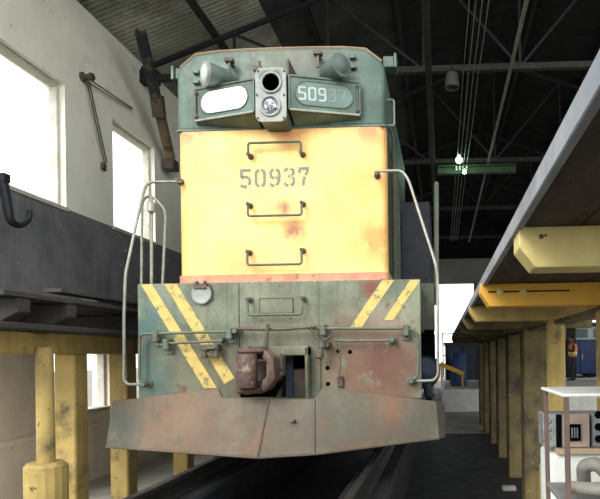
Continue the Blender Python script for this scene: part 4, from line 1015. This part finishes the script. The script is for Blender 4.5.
# white kerb at the person's feet
MB().box((.2, 23.4, -.06), (XR - .1, 24.0, -.02), .01).thing('kerb', 'white_paint', 'long low white kerb on the raised floor in front of the blue railcar', 'kerb', (4, 23.7, -.06))
# behind the locomotive, seen between it and the columns
q = P(459, 386, 19.4)
dm = thing('drum', 'blue steel drum standing on the raised floor beyond the columns', 'drum', (q.x, 19.4, -.045))
MB().lathe((q.x, 19.4, -.045), (0, 0, 1), [(0, .26), (.02, .27), (.3, .26), (.31, .275), (.33, .275), (.34, .26), (.62, .26), (.63, .275), (.65, .275), (.66, .26), (1.1, .26), (1.12, .27), (1.13, .25), (1.11, .24)], 24).part('drum_body', 'blue_paint', dm)
MB().lathe((q.x + .1, 19.4, 1.06), (0, 0, 1), [(0, .035), (.03, .035), (.035, .02)], 10).part('bung', 'old_iron', dm)
sk_ = thing('skip', 'dark blue steel skip on the raised floor behind the drum', 'container', (.95, 21.4, -.045))
MB().prism([(.12, y, z) for y, z in ((20.8, .1), (22.0, .1), (22.2, 1.4), (20.6, 1.4))], (1.9, 0, 0), .02, 1).part('skip_body', 'blue_tank', sk_)
for x in (.2, .75, 1.3, 1.9): MB().bar((x, 20.78, .1), (x, 20.57, 1.4), .07, .06).part('rib', 'dark_blue_steel', sk_)
MB().box((.08, 20.54, 1.38), (2.06, 22.26, 1.46), .01).part('skip_rim', 'dark_blue_steel', sk_)
for x in (.4, 1.7): MB().box((x - .1, 20.9, -.045), (x + .1, 21.9, .1)).part('skid', 'dark_blue_steel', sk_)
q0, q1 = P(440, 364, 18.6), P(464, 374, 18.6)
br = thing('barrier', 'yellow barrier bar on two posts in front of the blue drum', 'barrier', (q0.x, 18.6, -.045))
MB().bar(q0, q1, .06, .14, .01).part('bar', 'bracket_orange', br)
for q in (q0 + Vector((.05, .04, 0)), q1 + Vector((-.05, .04, 0))): MB().bar((q.x, q.y, -.045), (q.x, q.y, q.z + .08), .05, .05).part('post', 'bracket_orange', br)
gr = thing('railing', 'green tube railing far off in the bright rear doorway', 'railing', (.4, 27, -.045))
for k in range(4): MB().tube([(.05 + .5 * k, 27, -.045), (.05 + .5 * k, 27, 2.1)], .035, 8).part('post', 'rail_green', gr)
for z in (1.0, 1.6, 2.05): MB().tube([(.05, 27, z), (1.55, 27, z)], .025, 8).part('rail', 'rail_green', gr)
# tree outside the first window
tx, ty = -13.0, 13.5
tr_ = thing('tree', 'pale leafy tree outside, seen through the nearest bright window', 'tree', (tx, ty, FL))
MB().tube([(tx, ty, FL), (tx + .1, ty, 2), (tx - .1, ty + .1, 4), (tx, ty, 6)], .18, 8, taper=.4).tube([(tx, ty, 2.5), (tx + .8, ty - .5, 4.4)], .08, 6, taper=.4).tube([(tx, ty, 2.8), (tx - .7, ty + .4, 4.8)], .08, 6, taper=.4).part('trunk', 'bark', tr_)
b = MB()
for k in range(900):
    v = Vector((random.gauss(0, 1), random.gauss(0, 1), random.gauss(0, .8)))
    v = v.normalized() * random.uniform(.5, 1.5); c = Vector((tx, ty, 5.0)) + v
    a_ = Vector((random.gauss(0, 1), random.gauss(0, 1), random.gauss(0, 1))).normalized(); d = a_.orthogonal().normalized()
    b.quad(c - a_ * .13, c + d * .06, c + a_ * .13, c - d * .06)
b.part('foliage', 'leaf', tr_, kind='stuff')
# debris on the track bed
for k, (px, py) in enumerate(((178, 478), (190, 474), (204, 470), (214, 466), (170, 486), (226, 463))):
    d = ray(px, py); s = (FL + .03 - CAMZ) / d.z; c = Vector((0, 0, CAMZ)) + d * s
    MB().ball((c.x, c.y, FL + .045), .06, 1, .25, (1, 1.2, .6)).thing('rubble_lump', 'rubble', 'small pale rubble lump left of the rail, %s' % ('second nearest of six', 'third nearest of six', 'third farthest of six', 'second farthest of six', 'nearest of six', 'farthest of six')[k], 'rubble', (c.x, c.y, FL + .01), 'rubble lumps left of the rail', ang=10)
d = ray(509, 489); s = (FL + .03 - CAMZ) / d.z; c = Vector((0, 0, CAMZ)) + d * s
MB().box((c.x - .09, c.y - .06, FL + .012), (c.x + .09, c.y + .06, FL + .07), .01).thing('brick', 'rubble', 'pale loose brick on the dark floor at the foot of the yellow columns', 'brick', (c.x, c.y, FL + .012))
